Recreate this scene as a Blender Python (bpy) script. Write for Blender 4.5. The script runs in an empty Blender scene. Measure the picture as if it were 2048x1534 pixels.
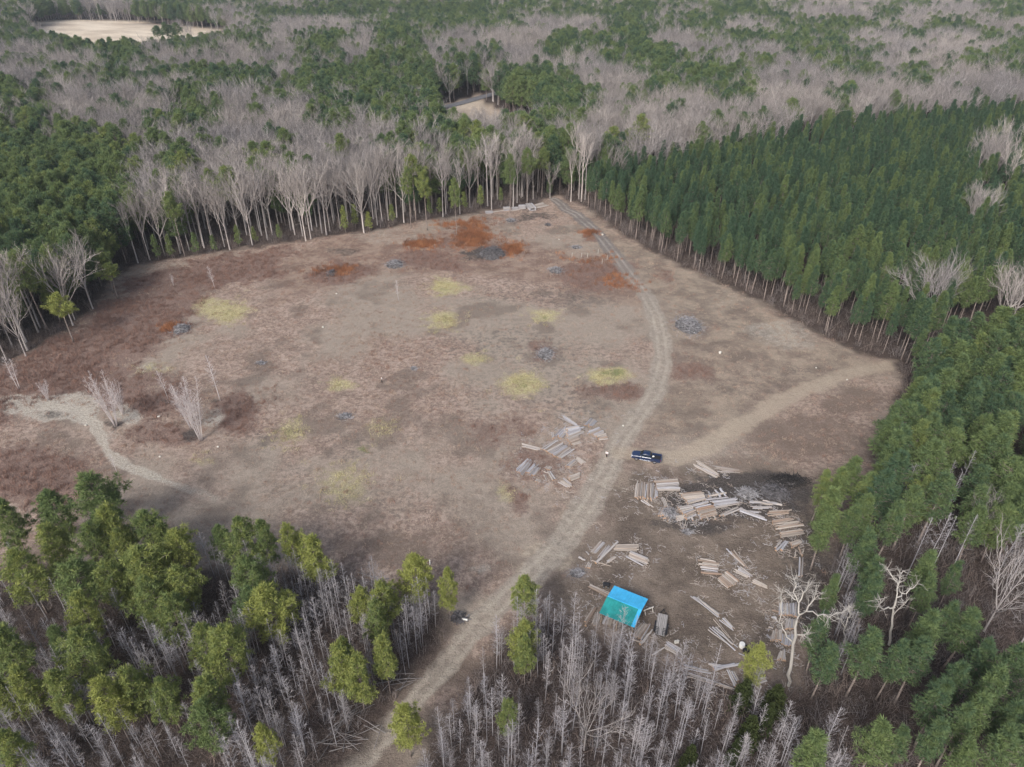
import bpy, math, random
import numpy as np

# ------------------------------------------------------------------ camera, world, sun, exposure
SC = bpy.context.scene
COL = SC.collection
CAM_H, PITCH, FPX = 92.0, math.radians(33.0), 1420.0
cam_d = bpy.data.cameras.new("camera")
cam_d.sensor_width = 36.0
cam_d.lens = FPX / 2048 * 36.0
cam_d.clip_start, cam_d.clip_end = 1.0, 9000.0
cam = bpy.data.objects.new("camera", cam_d)
cam.location = (0, 0, CAM_H)
cam.rotation_euler = (math.pi / 2 - PITCH, 0, 0)
COL.objects.link(cam)
SC.camera = cam

SUN_EL, SUN_AZ = math.radians(38), math.radians(208)      # azimuth clockwise from +Y
world = bpy.data.worlds.new("World")
SC.world = world
world.use_nodes = True
wn = world.node_tree
sky = wn.nodes.new("ShaderNodeTexSky")
sky.sky_type = 'NISHITA'
sky.sun_disc = False
sky.sun_elevation = SUN_EL
sky.sun_rotation = SUN_AZ
sky.dust_density = 4.0
sky.air_density = 1.0
bg = wn.nodes["Background"]
bg.inputs[1].default_value = 0.14
hs_ = wn.nodes.new("ShaderNodeHueSaturation")          # thin cloud: paler than a clear blue sky
hs_.inputs["Saturation"].default_value = 0.75
wn.links.new(sky.outputs[0], hs_.inputs["Color"])
wn.links.new(hs_.outputs[0], bg.inputs[0])
sun_d = bpy.data.lights.new("sun", 'SUN')
sun_d.energy = 2.3
sun_d.angle = math.radians(18)
sun_d.color = (1.0, 0.965, 0.92)
sun = bpy.data.objects.new("sun", sun_d)
sun.rotation_euler = (math.pi / 2 - SUN_EL, 0, -SUN_AZ + math.pi)
COL.objects.link(sun)
SC.view_settings.view_transform = 'Standard'
SC.view_settings.look = 'None'
SC.view_settings.exposure = 0.32
SC.view_settings.gamma = 1.0
SC.cycles.max_bounces = 5
SC.cycles.diffuse_bounces = 3
SC.cycles.glossy_bounces = 2
SC.cycles.transmission_bounces = 2
SC.cycles.volume_bounces = 0
SC.cycles.use_denoising = True
SC.cycles.use_adaptive_sampling = False

# ------------------------------------------------------------------ helpers: picture <-> ground
CP, SP = math.cos(PITCH), math.sin(PITCH)


def W(u, v, z=0.0):
    """Place in the world, at height z, that stands at (u, v) of the 2048 x 1534 photograph."""
    a, b = (u - 1024) / FPX, -(v - 767) / FPX
    dx, dy, dz = a, CP + b * SP, -SP + b * CP
    t = (z - CAM_H) / dz
    return np.array([dx * t, dy * t, z])


def WP(u, v, y):
    """Point on the upright plane at distance y."""
    a, b = (u - 1024) / FPX, -(v - 767) / FPX
    dx, dy, dz = a, CP + b * SP, -SP + b * CP
    t = y / dy
    return np.array([dx * t, y, CAM_H + dz * t])


def PX(x, y, z):
    x, y, z = np.asarray(x, float), np.asarray(y, float), np.asarray(z, float)
    zz = z - CAM_H
    d = y * CP - zz * SP
    upv = y * SP + zz * CP
    d = np.maximum(d, 1e-3)
    return 1024 + FPX * x / d, 767 - FPX * upv / d, d


def inpoly(u, v, poly):
    u, v = np.asarray(u, float), np.asarray(v, float)
    r = np.zeros(u.shape, bool)
    n = len(poly)
    for i in range(n):
        x0, y0 = poly[i]
        x1, y1 = poly[(i + 1) % n]
        if y0 == y1:
            continue
        c = ((y0 > v) != (y1 > v)) & (u < (x1 - x0) * (v - y0) / (y1 - y0) + x0)
        r ^= c
    return r


def seg_dist(px, py, pts):
    """distance of points to a polyline (metres)."""
    best = np.full(np.shape(px), 1e9)
    for (x0, y0), (x1, y1) in zip(pts[:-1], pts[1:]):
        dx, dy = x1 - x0, y1 - y0
        t = np.clip(((px - x0) * dx + (py - y0) * dy) / (dx * dx + dy * dy + 1e-9), 0, 1)
        best = np.minimum(best, np.hypot(px - x0 - t * dx, py - y0 - t * dy))
    return best


def polydist(px, py, pts):
    """signed distance to a closed polygon in metres, positive inside."""
    d = seg_dist(px, py, list(pts) + [pts[0]])
    return np.where(inpoly(px, py, pts), d, -d)


def sstep(x, a, b):
    t = np.clip((x - a) / (b - a), 0, 1)
    return t * t * (3 - 2 * t)


def terrain(x, y):
    """Flat clearing; low rolling hills far beyond it."""
    x, y = np.asarray(x, float), np.asarray(y, float)
    k = sstep(y, 330, 620)
    return k * (4.0 * np.sin(x / 95.0 + 0.6) * np.cos(y / 120.0) + 3.0 * np.sin(y / 70.0 + x / 160.0))


def gpoly(poly):
    return [tuple(W(u, v)[:2]) for u, v in poly]


# ------------------------------------------------------------------ helpers: meshes and objects
class MB:
    def __init__(self):
        self.v, self.f, self.m, self.n = [], [], [], 0

    def add(self, verts, faces, mat=0):
        verts = np.asarray(verts, float).reshape(-1, 3)
        self.v.append(verts)
        for f in faces:
            self.f.append(tuple(int(i) + self.n for i in f))
            self.m.append(mat)
        self.n += len(verts)

    def tris(self, P, mat=0):
        """P: (n,3,3) loose triangles."""
        k = len(P)
        self.v.append(np.asarray(P, float).reshape(-1, 3))
        self.f.extend((self.n + 3 * i, self.n + 3 * i + 1, self.n + 3 * i + 2) for i in range(k))
        self.m.extend([mat] * k)
        self.n += 3 * k

    def tube(self, pts, rad, sides=5, mat=0, cap=True, capmat=None):
        pts = np.asarray(pts, float)
        k = len(pts)
        rings = []
        for i in range(k):
            d = pts[min(i + 1, k - 1)] - pts[max(i - 1, 0)]
            d = d / (np.linalg.norm(d) + 1e-9)
            a = np.cross(d, (0, 0, 1.0)) if abs(d[2]) < 0.9 else np.cross(d, (1.0, 0, 0))
            a /= np.linalg.norm(a)
            b = np.cross(d, a)
            th = np.arange(sides) * 2 * math.pi / sides
            rings.append(pts[i] + rad[i] * (np.cos(th)[:, None] * a + np.sin(th)[:, None] * b))
        fs = []
        for i in range(k - 1):
            for j in range(sides):
                j2 = (j + 1) % sides
                fs.append((i * sides + j, i * sides + j2, (i + 1) * sides + j2, (i + 1) * sides + j))
        n0 = self.n
        self.add(np.vstack(rings), fs, mat)
        if cap:
            cm = mat if capmat is None else capmat
            self.f.append(tuple(n0 + j for j in range(sides))[::-1]); self.m.append(cm)
            self.f.append(tuple(n0 + (k - 1) * sides + j for j in range(sides))); self.m.append(cm)

    def box(self, c, s, rz=0.0, mat=0, rx=0.0, bevel=0.0):
        hx, hy, hz = s[0] / 2, s[1] / 2, s[2] / 2
        if bevel > 0:
            b = bevel
            prof = [(-hx + b, -hy), (hx - b, -hy), (hx, -hy + b), (hx, hy - b), (hx - b, hy), (-hx + b, hy), (-hx, hy - b), (-hx, -hy + b)]
            lev = [(-hz, 1 - b / max(hx, hy)), (-hz + b, 1), (hz - b, 1), (hz, 1 - b / max(hx, hy))]
            P = np.array([(x * k, y * k, z) for z, k in lev for x, y in prof])
            F = [tuple(range(8))[::-1], tuple(range(24, 32))]
            for i in range(3):
                for j in range(8):
                    j2 = (j + 1) % 8
                    F.append((i * 8 + j, i * 8 + j2, i * 8 + 8 + j2, i * 8 + 8 + j))
        else:
            P = np.array([(x, y, z) for z in (-hz, hz) for x, y in ((-hx, -hy), (hx, -hy), (hx, hy), (-hx, hy))])
            F = [(3, 2, 1, 0), (4, 5, 6, 7), (0, 1, 5, 4), (1, 2, 6, 5), (2, 3, 7, 6), (3, 0, 4, 7)]
        if rx:
            c1, s1 = math.cos(rx), math.sin(rx)
            P = P @ np.array([[1, 0, 0], [0, c1, s1], [0, -s1, c1]])
        c0, s0 = math.cos(rz), math.sin(rz)
        P = P @ np.array([[c0, s0, 0], [-s0, c0, 0], [0, 0, 1]])
        self.add(P + np.asarray(c, float), F, mat)

    def mesh(self, name, mats, smooth=False):
        me = bpy.data.meshes.new(name)
        V = np.vstack(self.v)
        nl = sum(len(f) for f in self.f)
        me.vertices.add(len(V)); me.loops.add(nl); me.polygons.add(len(self.f))
        me.vertices.foreach_set("co", V.ravel())
        li = np.fromiter((i for f in self.f for i in f), dtype=np.int32, count=nl)
        ln = np.fromiter((len(f) for f in self.f), dtype=np.int32, count=len(self.f))
        me.loops.foreach_set("vertex_index", li)
        me.polygons.foreach_set("loop_start", np.concatenate(([0], np.cumsum(ln)[:-1])).astype(np.int32))
        for m in mats:
            me.materials.append(m)
        me.polygons.foreach_set("material_index", np.array(self.m, dtype=np.int32))
        me.polygons.foreach_set("use_smooth", np.full(len(self.f), smooth, dtype=bool))
        me.update(calc_edges=True)
        return me


def place(name, mesh, parent=None, loc=(0, 0, 0), rot=(0, 0, 0), scale=(1, 1, 1)):
    o = bpy.data.objects.new(name, mesh)
    o.location, o.rotation_euler, o.scale = loc, rot, scale
    if parent is not None:
        o.parent = parent
    COL.objects.link(o)
    return o


def tag(o, label=None, cat=None, group=None, kind=None):
    if label: o["label"] = label
    if cat: o["category"] = cat
    if group: o["group"] = group
    if kind: o["kind"] = kind
    return o


def thing(name, label, cat, loc=(0, 0, 0), rz=0.0, group=None, scale=(1, 1, 1)):
    o = place(name, None, None, tuple(float(c) for c in loc), (0, 0, rz), scale)
    return tag(o, label, cat, group)


# ------------------------------------------------------------------ helpers: materials
class NT:
    def __init__(self, name):
        self.m = bpy.data.materials.new(name)
        self.m.use_nodes = True
        self.t = self.m.node_tree
        self.b = self.t.nodes["Principled BSDF"]
        self.b.inputs["Specular IOR Level"].default_value = 0.15
        self.b.inputs["Roughness"].default_value = 0.9

    def n(self, kind, **kw):
        x = self.t.nodes.new(kind)
        for k, v in kw.items():
            setattr(x, k, v)
        return x

    def put(self, sock, v):
        if isinstance(v, bpy.types.NodeSocket):
            self.t.links.new(v, sock)
        elif v is not None:
            if sock.type == 'RGBA' and len(v) == 3:
                v = (*v, 1)
            sock.default_value = v

    def noise(self, scale, detail=4, rough=0.6, vec=None, stretch=None):
        x = self.n("ShaderNodeTexNoise")
        x.inputs["Scale"].default_value = scale
        x.inputs["Detail"].default_value = detail
        x.inputs["Roughness"].default_value = rough
        v = vec or self.coord()
        if stretch:
            mp = self.n("ShaderNodeMapping")
            mp.inputs["Scale"].default_value = stretch
            self.t.links.new(v, mp.inputs[0])
            v = mp.outputs[0]
        self.t.links.new(v, x.inputs["Vector"])
        return x.outputs[0]

    def coord(self, which="Object"):
        if not hasattr(self, "_tc"):
            self._tc = self.n("ShaderNodeTexCoord")
        return self._tc.outputs[which]

    def ramp(self, fac, a, b, lo=0.0, hi=1.0):
        x = self.n("ShaderNodeMapRange")
        x.interpolation_type = 'SMOOTHSTEP'
        self.put(x.inputs[0], fac)
        x.inputs[1].default_value, x.inputs[2].default_value = a, b
        x.inputs[3].default_value, x.inputs[4].default_value = lo, hi
        return x.outputs[0]

    def math(self, op, a, b=0.0):
        x = self.n("ShaderNodeMath", operation=op)
        self.put(x.inputs[0], a); self.put(x.inputs[1], b)
        return x.outputs[0]

    def mix(self, fac, a, b, mode='MIX'):
        x = self.n("ShaderNodeMix", data_type='RGBA', blend_type=mode)
        self.put(x.inputs[0], fac); self.put(x.inputs[6], a); self.put(x.inputs[7], b)
        return x.outputs[2]

    def attr(self, name, typ='GEOMETRY'):
        x = self.n("ShaderNodeAttribute", attribute_name=name, attribute_type=typ)
        return x

    def bump(self, h, strength=0.5, dist=0.1):
        x = self.n("ShaderNodeBump")
        x.inputs["Strength"].default_value = strength
        x.inputs["Distance"].default_value = dist
        self.t.links.new(h, x.inputs["Height"])
        self.t.links.new(x.outputs[0], self.b.inputs["Normal"])

    def color(self, c):
        self.put(self.b.inputs["Base Color"], c)
        return self.m


def srgb(r, g, b):
    f = lambda c: (c / 255 / 12.92) if c / 255 <= 0.04045 else ((c / 255 + 0.055) / 1.055) ** 2.4
    return (f(r), f(g), f(b))


def plain(name, c, rough=0.8, var=0.25, scale=3.0, metal=0.0, spec=0.2):
    m = NT(name)
    m.b.inputs["Roughness"].default_value = rough
    m.b.inputs["Metallic"].default_value = metal
    m.b.inputs["Specular IOR Level"].default_value = spec
    k = m.noise(scale, 5)
    return m.color(m.mix(m.ramp(k, 0.3, 0.7), tuple(x * (1 - var) for x in c), tuple(min(1, x * (1 + var)) for x in c)))


def foliage_mat(name, deep, mid, yellow, transl=0.32):
    """needle colours; 'tint' (0 deep .. 1 yellow green) is stored on each tree."""
    m = NT(name)
    t = m.attr("tint", 'INSTANCER').outputs["Fac"]
    k = m.noise(0.8, 3)
    kk = m.noise(4.0, 2)
    s = m.math('ADD', t, m.math('MULTIPLY', m.math('SUBTRACT', k, 0.5), 0.9))
    c = m.mix(m.ramp(s, 0.0, 0.5), deep, mid)
    c = m.mix(m.ramp(s, 0.45, 1.0), c, yellow)
    c = m.mix(m.ramp(kk, 0.35, 0.75, 0.0, 0.35), c, tuple(x * 0.6 for x in mid))
    m.color(c)
    tr = m.n("ShaderNodeBsdfTranslucent")
    m.t.links.new(c, tr.inputs[0])
    mx = m.n("ShaderNodeMixShader")
    mx.inputs[0].default_value = transl
    m.t.links.new(m.b.outputs[0], mx.inputs[1]); m.t.links.new(tr.outputs[0], mx.inputs[2])
    m.t.links.new(mx.outputs[0], m.t.nodes["Material Output"].inputs[0])
    return m.m


def bark_mat(name, a, b, c, age=.45):
    """bark of bare trees; 'tint' 0 grey .. 1 pinkish beige."""
    m = NT(name)
    t = m.attr("tint", 'INSTANCER').outputs["Fac"]
    k = m.noise(1.3, 5, stretch=(1, 1, 0.35))
    col = m.mix(t, a, b)
    col = m.mix(m.ramp(k, 0.35, 0.75, 0.0, 0.6), col, c)
    rnd = m.n("ShaderNodeObjectInfo").outputs["Random"]      # every tree weathers to its own grey
    return m.color(m.mix(m.ramp(rnd, 0, 1, .0, age), col, tuple(x * .45 for x in c)))


HAZE = 0.00013
M = {}
M['needles'] = foliage_mat('pine_needles', (0.078, 0.142, 0.092), (0.185, 0.250, 0.104), (0.385, 0.410, 0.125))
M['cedar'] = foliage_mat('cedar_foliage', (0.030, 0.044, 0.018), (0.050, 0.066, 0.024), (0.085, 0.090, 0.030), 0.1)
M['pinebark'] = plain('pine_bark', (0.27, 0.225, 0.205), 0.95, 0.35, 2.0)
M['bare'] = bark_mat('bare_bark', (0.45, 0.425, 0.43), (0.56, 0.505, 0.475), (0.30, 0.275, 0.27))
M['twig'] = bark_mat('twig_bark', (0.20, 0.19, 0.195), (0.46, 0.415, 0.385), (0.19, 0.17, 0.17))
M['sap'] = bark_mat('sapling_bark', (0.42, 0.41, 0.44), (0.50, 0.47, 0.47), (0.27, 0.25, 0.265), .4)
M['silver'] = bark_mat('silvery_bark', (0.62, 0.58, 0.58), (0.64, 0.57, 0.56), (0.50, 0.45, 0.45), 0.1)
M['dead'] = bark_mat('dead_wood', (0.52, 0.50, 0.475), (0.58, 0.54, 0.49), (0.36, 0.34, 0.32))
M['brush'] = bark_mat('brush_bark', (0.22, 0.20, 0.205), (0.24, 0.185, 0.16), (0.13, 0.115, 0.11))

# ------------------------------------------------------------------ the ground
CLEAR = [(-260, 860), (0, 735), (60, 705), (145, 655), (190, 615), (230, 552), (275, 533), (420, 507), (600, 483), (720, 467), (860, 441), (960, 424),
         (1060, 412), (1100, 398), (1118, 392), (1132, 404), (1165, 414), (1250, 472), (1360, 532), (1500, 594), (1650, 674), (1712, 704), (1790, 722),
         (1800, 745), (1790, 800), (1762, 880), (1735, 950), (1700, 1010), (1665, 1080), (1648, 1150), (1650, 1230), (1640, 1310), (1600, 1370), (1520, 1372), (1440, 1362),
         (1340, 1335), (1290, 1296), (1170, 1280), (1130, 1245), (1090, 1232), (1040, 1240), (1000, 1262), (960, 1325), (918, 1395), (862, 1475), (785, 1600),
         (630, 1600), (718, 1490), (798, 1400), (852, 1335), (890, 1285), (915, 1235), (890, 1205), (830, 1195), (700, 1150), (640, 1148), (560, 1132),
         (400, 1140), (250, 1116), (110, 1122), (0, 1135), (-260, 1170)]
STRAW = [(78, 66), (118, 46), (250, 44), (310, 48), (420, 55), (470, 66), (478, 84), (455, 116), (400, 126), (310, 138), (215, 138), (130, 122), (70, 96)]
ROADCL = [(880, 214), (958, 190), (968, 205), (1012, 224), (1075, 243), (1075, 285), (1000, 306), (905, 312), (880, 262)]
GAP = [(1938, 404), (1975, 400), (1990, 428), (1945, 432)]
clear_g, straw_g, road_g, gap_g = gpoly(CLEAR), gpoly(STRAW), gpoly(ROADCL), gpoly(GAP)
T_MAIN = [(1108, 398), (1122, 408), (1130, 418), (1152, 428), (1195, 465), (1230, 510), (1260, 550), (1290, 590), (1312, 630), (1323, 680), (1326, 730), (1312, 780),
          (1272, 840), (1237, 885), (1212, 940), (1180, 1005), (1125, 1085), (1075, 1135), (1035, 1172), (1000, 1205), (940, 1272), (868, 1357), (788, 1450), (708, 1537), (650, 1600)]
T_RIGHT = [(1795, 728), (1700, 745), (1620, 774), (1560, 804), (1480, 850), (1420, 888), (1350, 915), (1240, 905)]
T_LEFT = [(100, 812), (160, 822), (190, 848), (205, 880), (218, 908), (250, 932), (300, 950), (360, 973), (430, 998)]
tm, tr_, tl = gpoly(T_MAIN), gpoly(T_RIGHT), gpoly(T_LEFT)

fx = np.arange(-185, 185.01, 0.6)
gx = np.cumsum(np.geomspace(0.9, 130, 46))
xs = np.concatenate((-185 - gx[::-1], fx, 185 + gx))
fy = np.arange(38, 300.01, 0.6)
gy = np.cumsum(np.geomspace(0.9, 110, 60))
gy = gy[gy < 2700]
ys = np.concatenate(([-150, -60, -10, 15, 30], fy, 300 + gy))
NX, NY = len(xs), len(ys)
GX, GY = np.meshgrid(xs, ys)
GX, GY = GX.ravel(), GY.ravel()
GU, GV, GD = PX(GX, GY, np.zeros_like(GX))
rngG = np.random.RandomState(5)


def vnoise(x, y, s, seed):
    """smooth value noise, for mottled patches of grass."""
    r = np.random.RandomState(seed)
    T = r.rand(64, 64)
    a, b = x / s, y / s
    i, j = np.floor(a).astype(int), np.floor(b).astype(int)
    fa, fb = a - i, b - j
    fa, fb = fa * fa * (3 - 2 * fa), fb * fb * (3 - 2 * fb)
    g = lambda p, q: T[p % 64, q % 64]
    return (g(i, j) * (1 - fa) + g(i + 1, j) * fa) * (1 - fb) + (g(i, j + 1) * (1 - fa) + g(i + 1, j + 1) * fa) * fb


def fbm(x, y, s, seed):
    return 0.5 * vnoise(x, y, s, seed) + 0.3 * vnoise(x, y, s / 2.1, seed + 1) + 0.2 * vnoise(x, y, s / 4.3, seed + 2)


def spots(u, v, L):
    """soft ellipses (centre, radii, strength)."""
    out = np.zeros_like(u)
    for cu, cv, ru, rv, k in L:
        q = np.hypot((u - cu) / ru, (v - cv) / rv)
        out = np.maximum(out, k * (1 - sstep(q, 0.35, 1.3)))
    return out


LIME = [(455, 622, 52, 25, 1), (888, 573, 40, 19, 1), (885, 642, 44, 22, .85), (1083, 637, 38, 15, .8), (1045, 765, 55, 31, 1), (1205, 752, 52, 20, .9), (958, 715, 30, 14, .7),
        (302, 737, 45, 14, .35), (685, 768, 36, 17, .7), (575, 870, 48, 37, .55), (690, 965, 70, 44, .55), (765, 858, 45, 28, .35), (405, 915, 32, 12, .5), (1018, 985, 22, 24, .6)]
GREEN = [(1210, 749, 24, 8, 1), (1042, 766, 22, 11, .8), (460, 626, 18, 8, .5), (885, 576, 14, 6, .6), (890, 640, 14, 8, .6), (1083, 637, 12, 5, .7), (570, 870, 18, 12, .5), (730, 898, 20, 6, .8)]
FLECK = [(1130, 592, 110, 32, .8), (1010, 690, 150, 38, .8), (1150, 800, 110, 60, .8), (1110, 720, 120, 40, .7), (500, 880, 35, 30, .8), (690, 900, 70, 30, .6), (960, 780, 110, 60, .4), (1000, 590, 110, 30, .6),
         (1470, 770, 60, 25, .7), (1600, 735, 40, 14, .9), (1540, 760, 60, 30, .5), (1450, 640, 80, 30, .5), (760, 1000, 130, 50, .4), (560, 960, 100, 40, .35)]
REEDS = [(1190, 548, 92, 46, 1), (1225, 785, 105, 22, .75), (1390, 742, 70, 26, .6), (680, 548, 75, 28, .9), (860, 522, 120, 24, .75), (930, 482, 130, 34, .5), (355, 655, 42, 22, .9), (1090, 705, 36, 20, .8),
         (1060, 930, 90, 60, .6), (1040, 1000, 30, 40, .75), (60, 960, 170, 80, .75), (300, 790, 160, 55, .8), (470, 830, 60, 60, .7), (330, 870, 90, 40, .7), (1190, 466, 36, 12, .8), (1560, 900, 150, 75, .25),
         (1500, 560, 40, 25, .4), (1330, 560, 30, 30, .5), (560, 800, 70, 30, .35), (800, 700, 130, 50, .3), (870, 800, 150, 50, .3), (1010, 860, 100, 50, .55), (940, 1020, 60, 80, .3)]
REED_POLY = gpoly([(-100, 780), (150, 652), (250, 552), (430, 512), (600, 492), (560, 545), (430, 580), (395, 630), (330, 690), (260, 770), (150, 790), (-100, 900)])
ORANGE = [(948, 478, 46, 20, 1), (842, 487, 38, 11, .9), (1022, 499, 24, 13, 1), (670, 541, 42, 12, .5), (1182, 466, 20, 6, .7), (1240, 565, 50, 22, .12), (1190, 525, 70, 22, .12), (930, 450, 60, 14, .4), (340, 655, 20, 10, .4)]
PALE = [(95, 815, 110, 36, 1.3), (145, 822, 70, 26, 1.3), (262, 832, 34, 26, .8), (430, 835, 28, 20, .7), (300, 738, 40, 11, .6), (230, 870, 40, 20, .5), (60, 870, 60, 22, .35), (130, 905, 80, 30, .35), (1350, 885, 60, 25, .35),
        (1420, 900, 70, 30, .4), (1240, 420, 40, 16, .4), (1130, 430, 60, 16, .35), (1020, 470, 100, 22, .35), (1560, 665, 110, 42, .5), (1450, 600, 90, 40, .35), (1600, 690, 80, 20, .25), (960, 1145, 30, 12, .5),
        (780, 470, 90, 26, .45), (1200, 1085, 90, 22, .15)]
DUST = [(1150, 1040, 45, 50, .8), (1090, 1115, 55, 36, 1), (1058, 1150, 34, 26, .9), (985, 1212, 34, 22, .7), (962, 1240, 30, 18, .7), (1220, 960, 60, 45, .5)]
CHAR_DARK = [(1420, 990, 120, 38, 1), (1540, 968, 100, 36, 1.1), (1480, 1010, 130, 36, .9), (1390, 1050, 80, 22, .7), (1500, 955, 140, 18, .8), (1060, 432, 55, 12, .6), (970, 505, 42, 17, .8), (695, 500, 40, 16, .5), (95, 830, 60, 15, .5),
        (385, 870, 30, 16, .7), (225, 850, 22, 12, .6), (335, 800, 22, 8, .5), (440, 803, 20, 8, .5), (1330, 1300, 120, 30, .3), (1590, 1080, 50, 80, .5), (1640, 1200, 90, 150, .6), (1150, 590, 20, 6, .3)]  # burnt soil by the stacks, plus darker ground around the feet of the grove trees
YARD = gpoly([(1225, 930), (1330, 925), (1420, 945), (1560, 940), (1690, 930), (1680, 1100), (1650, 1290), (1600, 1370), (1440, 1355), (1300, 1310), (1160, 1280), (1085, 1225), (1100, 1160), (1160, 1060), (1200, 980)])
WARM = gpoly([(1120, 405), (1300, 600), (1330, 730), (1250, 870), (1420, 890), (1640, 775), (1800, 735), (1650, 670), (1360, 530)])
BAND = gpoly([(560, 600), (640, 575), (745, 545), (800, 541), (840, 549), (900, 540), (970, 548), (1080, 562), (1180, 582), (1290, 612), (1250, 540), (1130, 500), (900, 470), (700, 470), (560, 520)])

jit = (fbm(GX, GY, 5.0, 21) - 0.5)
jbig = (fbm(GX + 90, GY, 16.0, 23) - 0.5)
ju, jv = GU + jit * 40 + jbig * 70, GV + (fbm(GX + 300, GY, 5.0, 31) - 0.5) * 24 + (fbm(GX, GY + 60, 15.0, 33) - 0.5) * 34
dm, dr, dl = seg_dist(GX, GY, tm), seg_dist(GX, GY, tr_), seg_dist(GX, GY, tl)
wob = jit * 2.2
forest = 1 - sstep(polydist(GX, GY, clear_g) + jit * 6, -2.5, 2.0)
straw = sstep(polydist(GX, GY, straw_g), -4, 3) + sstep(polydist(GX, GY, road_g), -2, 2) * 0.45 + sstep(polydist(GX, GY, gap_g), -2, 2) * 0.4
forest = forest * (1 - np.clip(straw * 3, 0, 1))
reedp = sstep(polydist(GX, GY, REED_POLY) + jit * 14, -6, 8)
A1 = np.stack([np.maximum(spots(ju, jv, REEDS), reedp) * (0.55 + 0.9 * fbm(GX, GY, 7, 51)),
               spots(ju, jv, LIME), spots(ju, jv, FLECK), spots(ju, jv, PALE)], 1)
A2 = np.stack([np.clip(1 - sstep(dm + wob + .7 * sstep(GV, 1230, 1300), 1.6, 3.6), 0, 1), np.clip(1 - sstep(dr + wob * 1.3, 1.3, 3.8), 0, 1),
               np.clip(1 - sstep(dl + wob * .9, 0.5, 1.9), 0, 1) * (1 - .5 * sstep(GU, 230, 420)), np.minimum(np.minimum(dm, dr), dl) / 10.0], 1)
A3 = np.stack([forest, straw, sstep(polydist(GX, GY, YARD) + jit * 12, -5, 5), spots(ju, jv, CHAR_DARK)], 1)
A4 = np.stack([spots(ju, jv, ORANGE), spots(ju, jv, DUST), sstep(polydist(GX, GY, WARM), -6, 8), sstep(polydist(GX, GY, BAND) + jit * 8, -5, 3)], 1)
A5 = np.stack([spots(ju, jv, GREEN), sstep(-GV, -640, -470), fbm(GX, GY, 22, 71), fbm(GX, GY, 9, 81)], 1)

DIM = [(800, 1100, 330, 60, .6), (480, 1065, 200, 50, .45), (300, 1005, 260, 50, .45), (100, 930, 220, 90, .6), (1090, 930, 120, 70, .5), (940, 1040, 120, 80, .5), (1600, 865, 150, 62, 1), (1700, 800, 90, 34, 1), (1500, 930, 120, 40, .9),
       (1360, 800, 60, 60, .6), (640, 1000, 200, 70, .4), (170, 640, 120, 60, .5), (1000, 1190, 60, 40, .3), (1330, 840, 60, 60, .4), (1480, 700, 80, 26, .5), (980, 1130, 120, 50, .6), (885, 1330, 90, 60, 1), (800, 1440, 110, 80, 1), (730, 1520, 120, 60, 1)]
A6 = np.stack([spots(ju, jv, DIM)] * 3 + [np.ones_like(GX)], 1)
g = NT('ground_soil_and_grass')
co = g.coord()


def sep(name):
    a = g.attr(name)
    s = g.n("ShaderNodeSeparateColor")
    g.t.links.new(a.outputs["Color"], s.inputs[0])
    return s.outputs[0], s.outputs[1], s.outputs[2], a.outputs["Alpha"]


reed, lime, fleck, pale = sep("a1")
trk, trkr, trkl, lat = sep("a2")
fst, strw, yard, char_dark = sep("a3")
orng, dust, warm, band = sep("a4")
gren, farr, patch, patch2 = sep("a5")
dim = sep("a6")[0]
n1 = g.noise(0.16, 6, 0.65)
n2 = g.noise(0.75, 6, 0.7)
n3 = g.noise(2.6, 5, 0.75)
n4 = g.noise(0.35, 4, 0.6, stretch=(1, 1.5, 1))
nf = g.noise(6.5, 3, 0.7)


def brk(mask, n, amt=0.7, lo=0.3, hi=0.7):
    """break a soft patch edge up with noise."""
    return g.ramp(g.math('ADD', mask, g.math('MULTIPLY', g.math('SUBTRACT', n, 0.5), amt)), lo, hi)


base = g.mix(g.ramp(n1, 0.38, 0.62), srgb(147, 128, 117), srgb(176, 157, 145))
base = g.mix(g.ramp(n4, 0.42, 0.72, 0, .6), base, srgb(140, 119, 109))
base = g.mix(g.ramp(n2, .44, .57, 0, .62), base, srgb(112, 94, 84))
base = g.mix(g.ramp(g.noise(1.3, 5, .8), .49, .60, 0, .6), base, srgb(190, 173, 158))
base = g.mix(g.ramp(patch, 0.42, 0.68, 0, .75), base, srgb(156, 146, 134))
base = g.mix(g.ramp(patch2, 0.55, 0.75, 0, .6), base, srgb(108, 97, 89))
base = g.mix(g.math('MULTIPLY', band, 0.75), base, g.mix(g.ramp(n1, .4, .6), srgb(118, 96, 86), srgb(150, 131, 117)))
base = g.mix(g.math('MULTIPLY', warm, 0.8), base, g.mix(g.ramp(n1, .36, .64), srgb(116, 104, 95), srgb(160, 146, 130)))
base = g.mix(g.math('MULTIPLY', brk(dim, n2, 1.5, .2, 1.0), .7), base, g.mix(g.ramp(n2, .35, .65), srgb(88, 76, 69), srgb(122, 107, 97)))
base = g.mix(g.math('MULTIPLY', brk(reed, n2, 0.9, .25, .75), .9), base, g.mix(g.ramp(n3, .35, .65), srgb(106, 89, 83), srgb(142, 117, 106)))
base = g.mix(g.math('MULTIPLY', brk(orng, n2, 1.3), .65), base, g.mix(g.ramp(n3, .35, .65), srgb(112, 80, 62), srgb(158, 114, 84)))
base = g.mix(g.math('MULTIPLY', brk(pale, n2, 0.8), .8), base, g.mix(g.ramp(n3, .3, .7), srgb(150, 144, 134), srgb(205, 199, 188)))
base = g.mix(g.math('MULTIPLY', brk(lime, n2, 1.5, .15, .95), .88), base, g.mix(g.ramp(n3, .35, .65), srgb(146, 138, 104), srgb(200, 192, 148)))
base = g.mix(g.math('MULTIPLY', brk(gren, n3, 1.2, .3, .9), .85), base, srgb(118, 126, 82))
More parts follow.
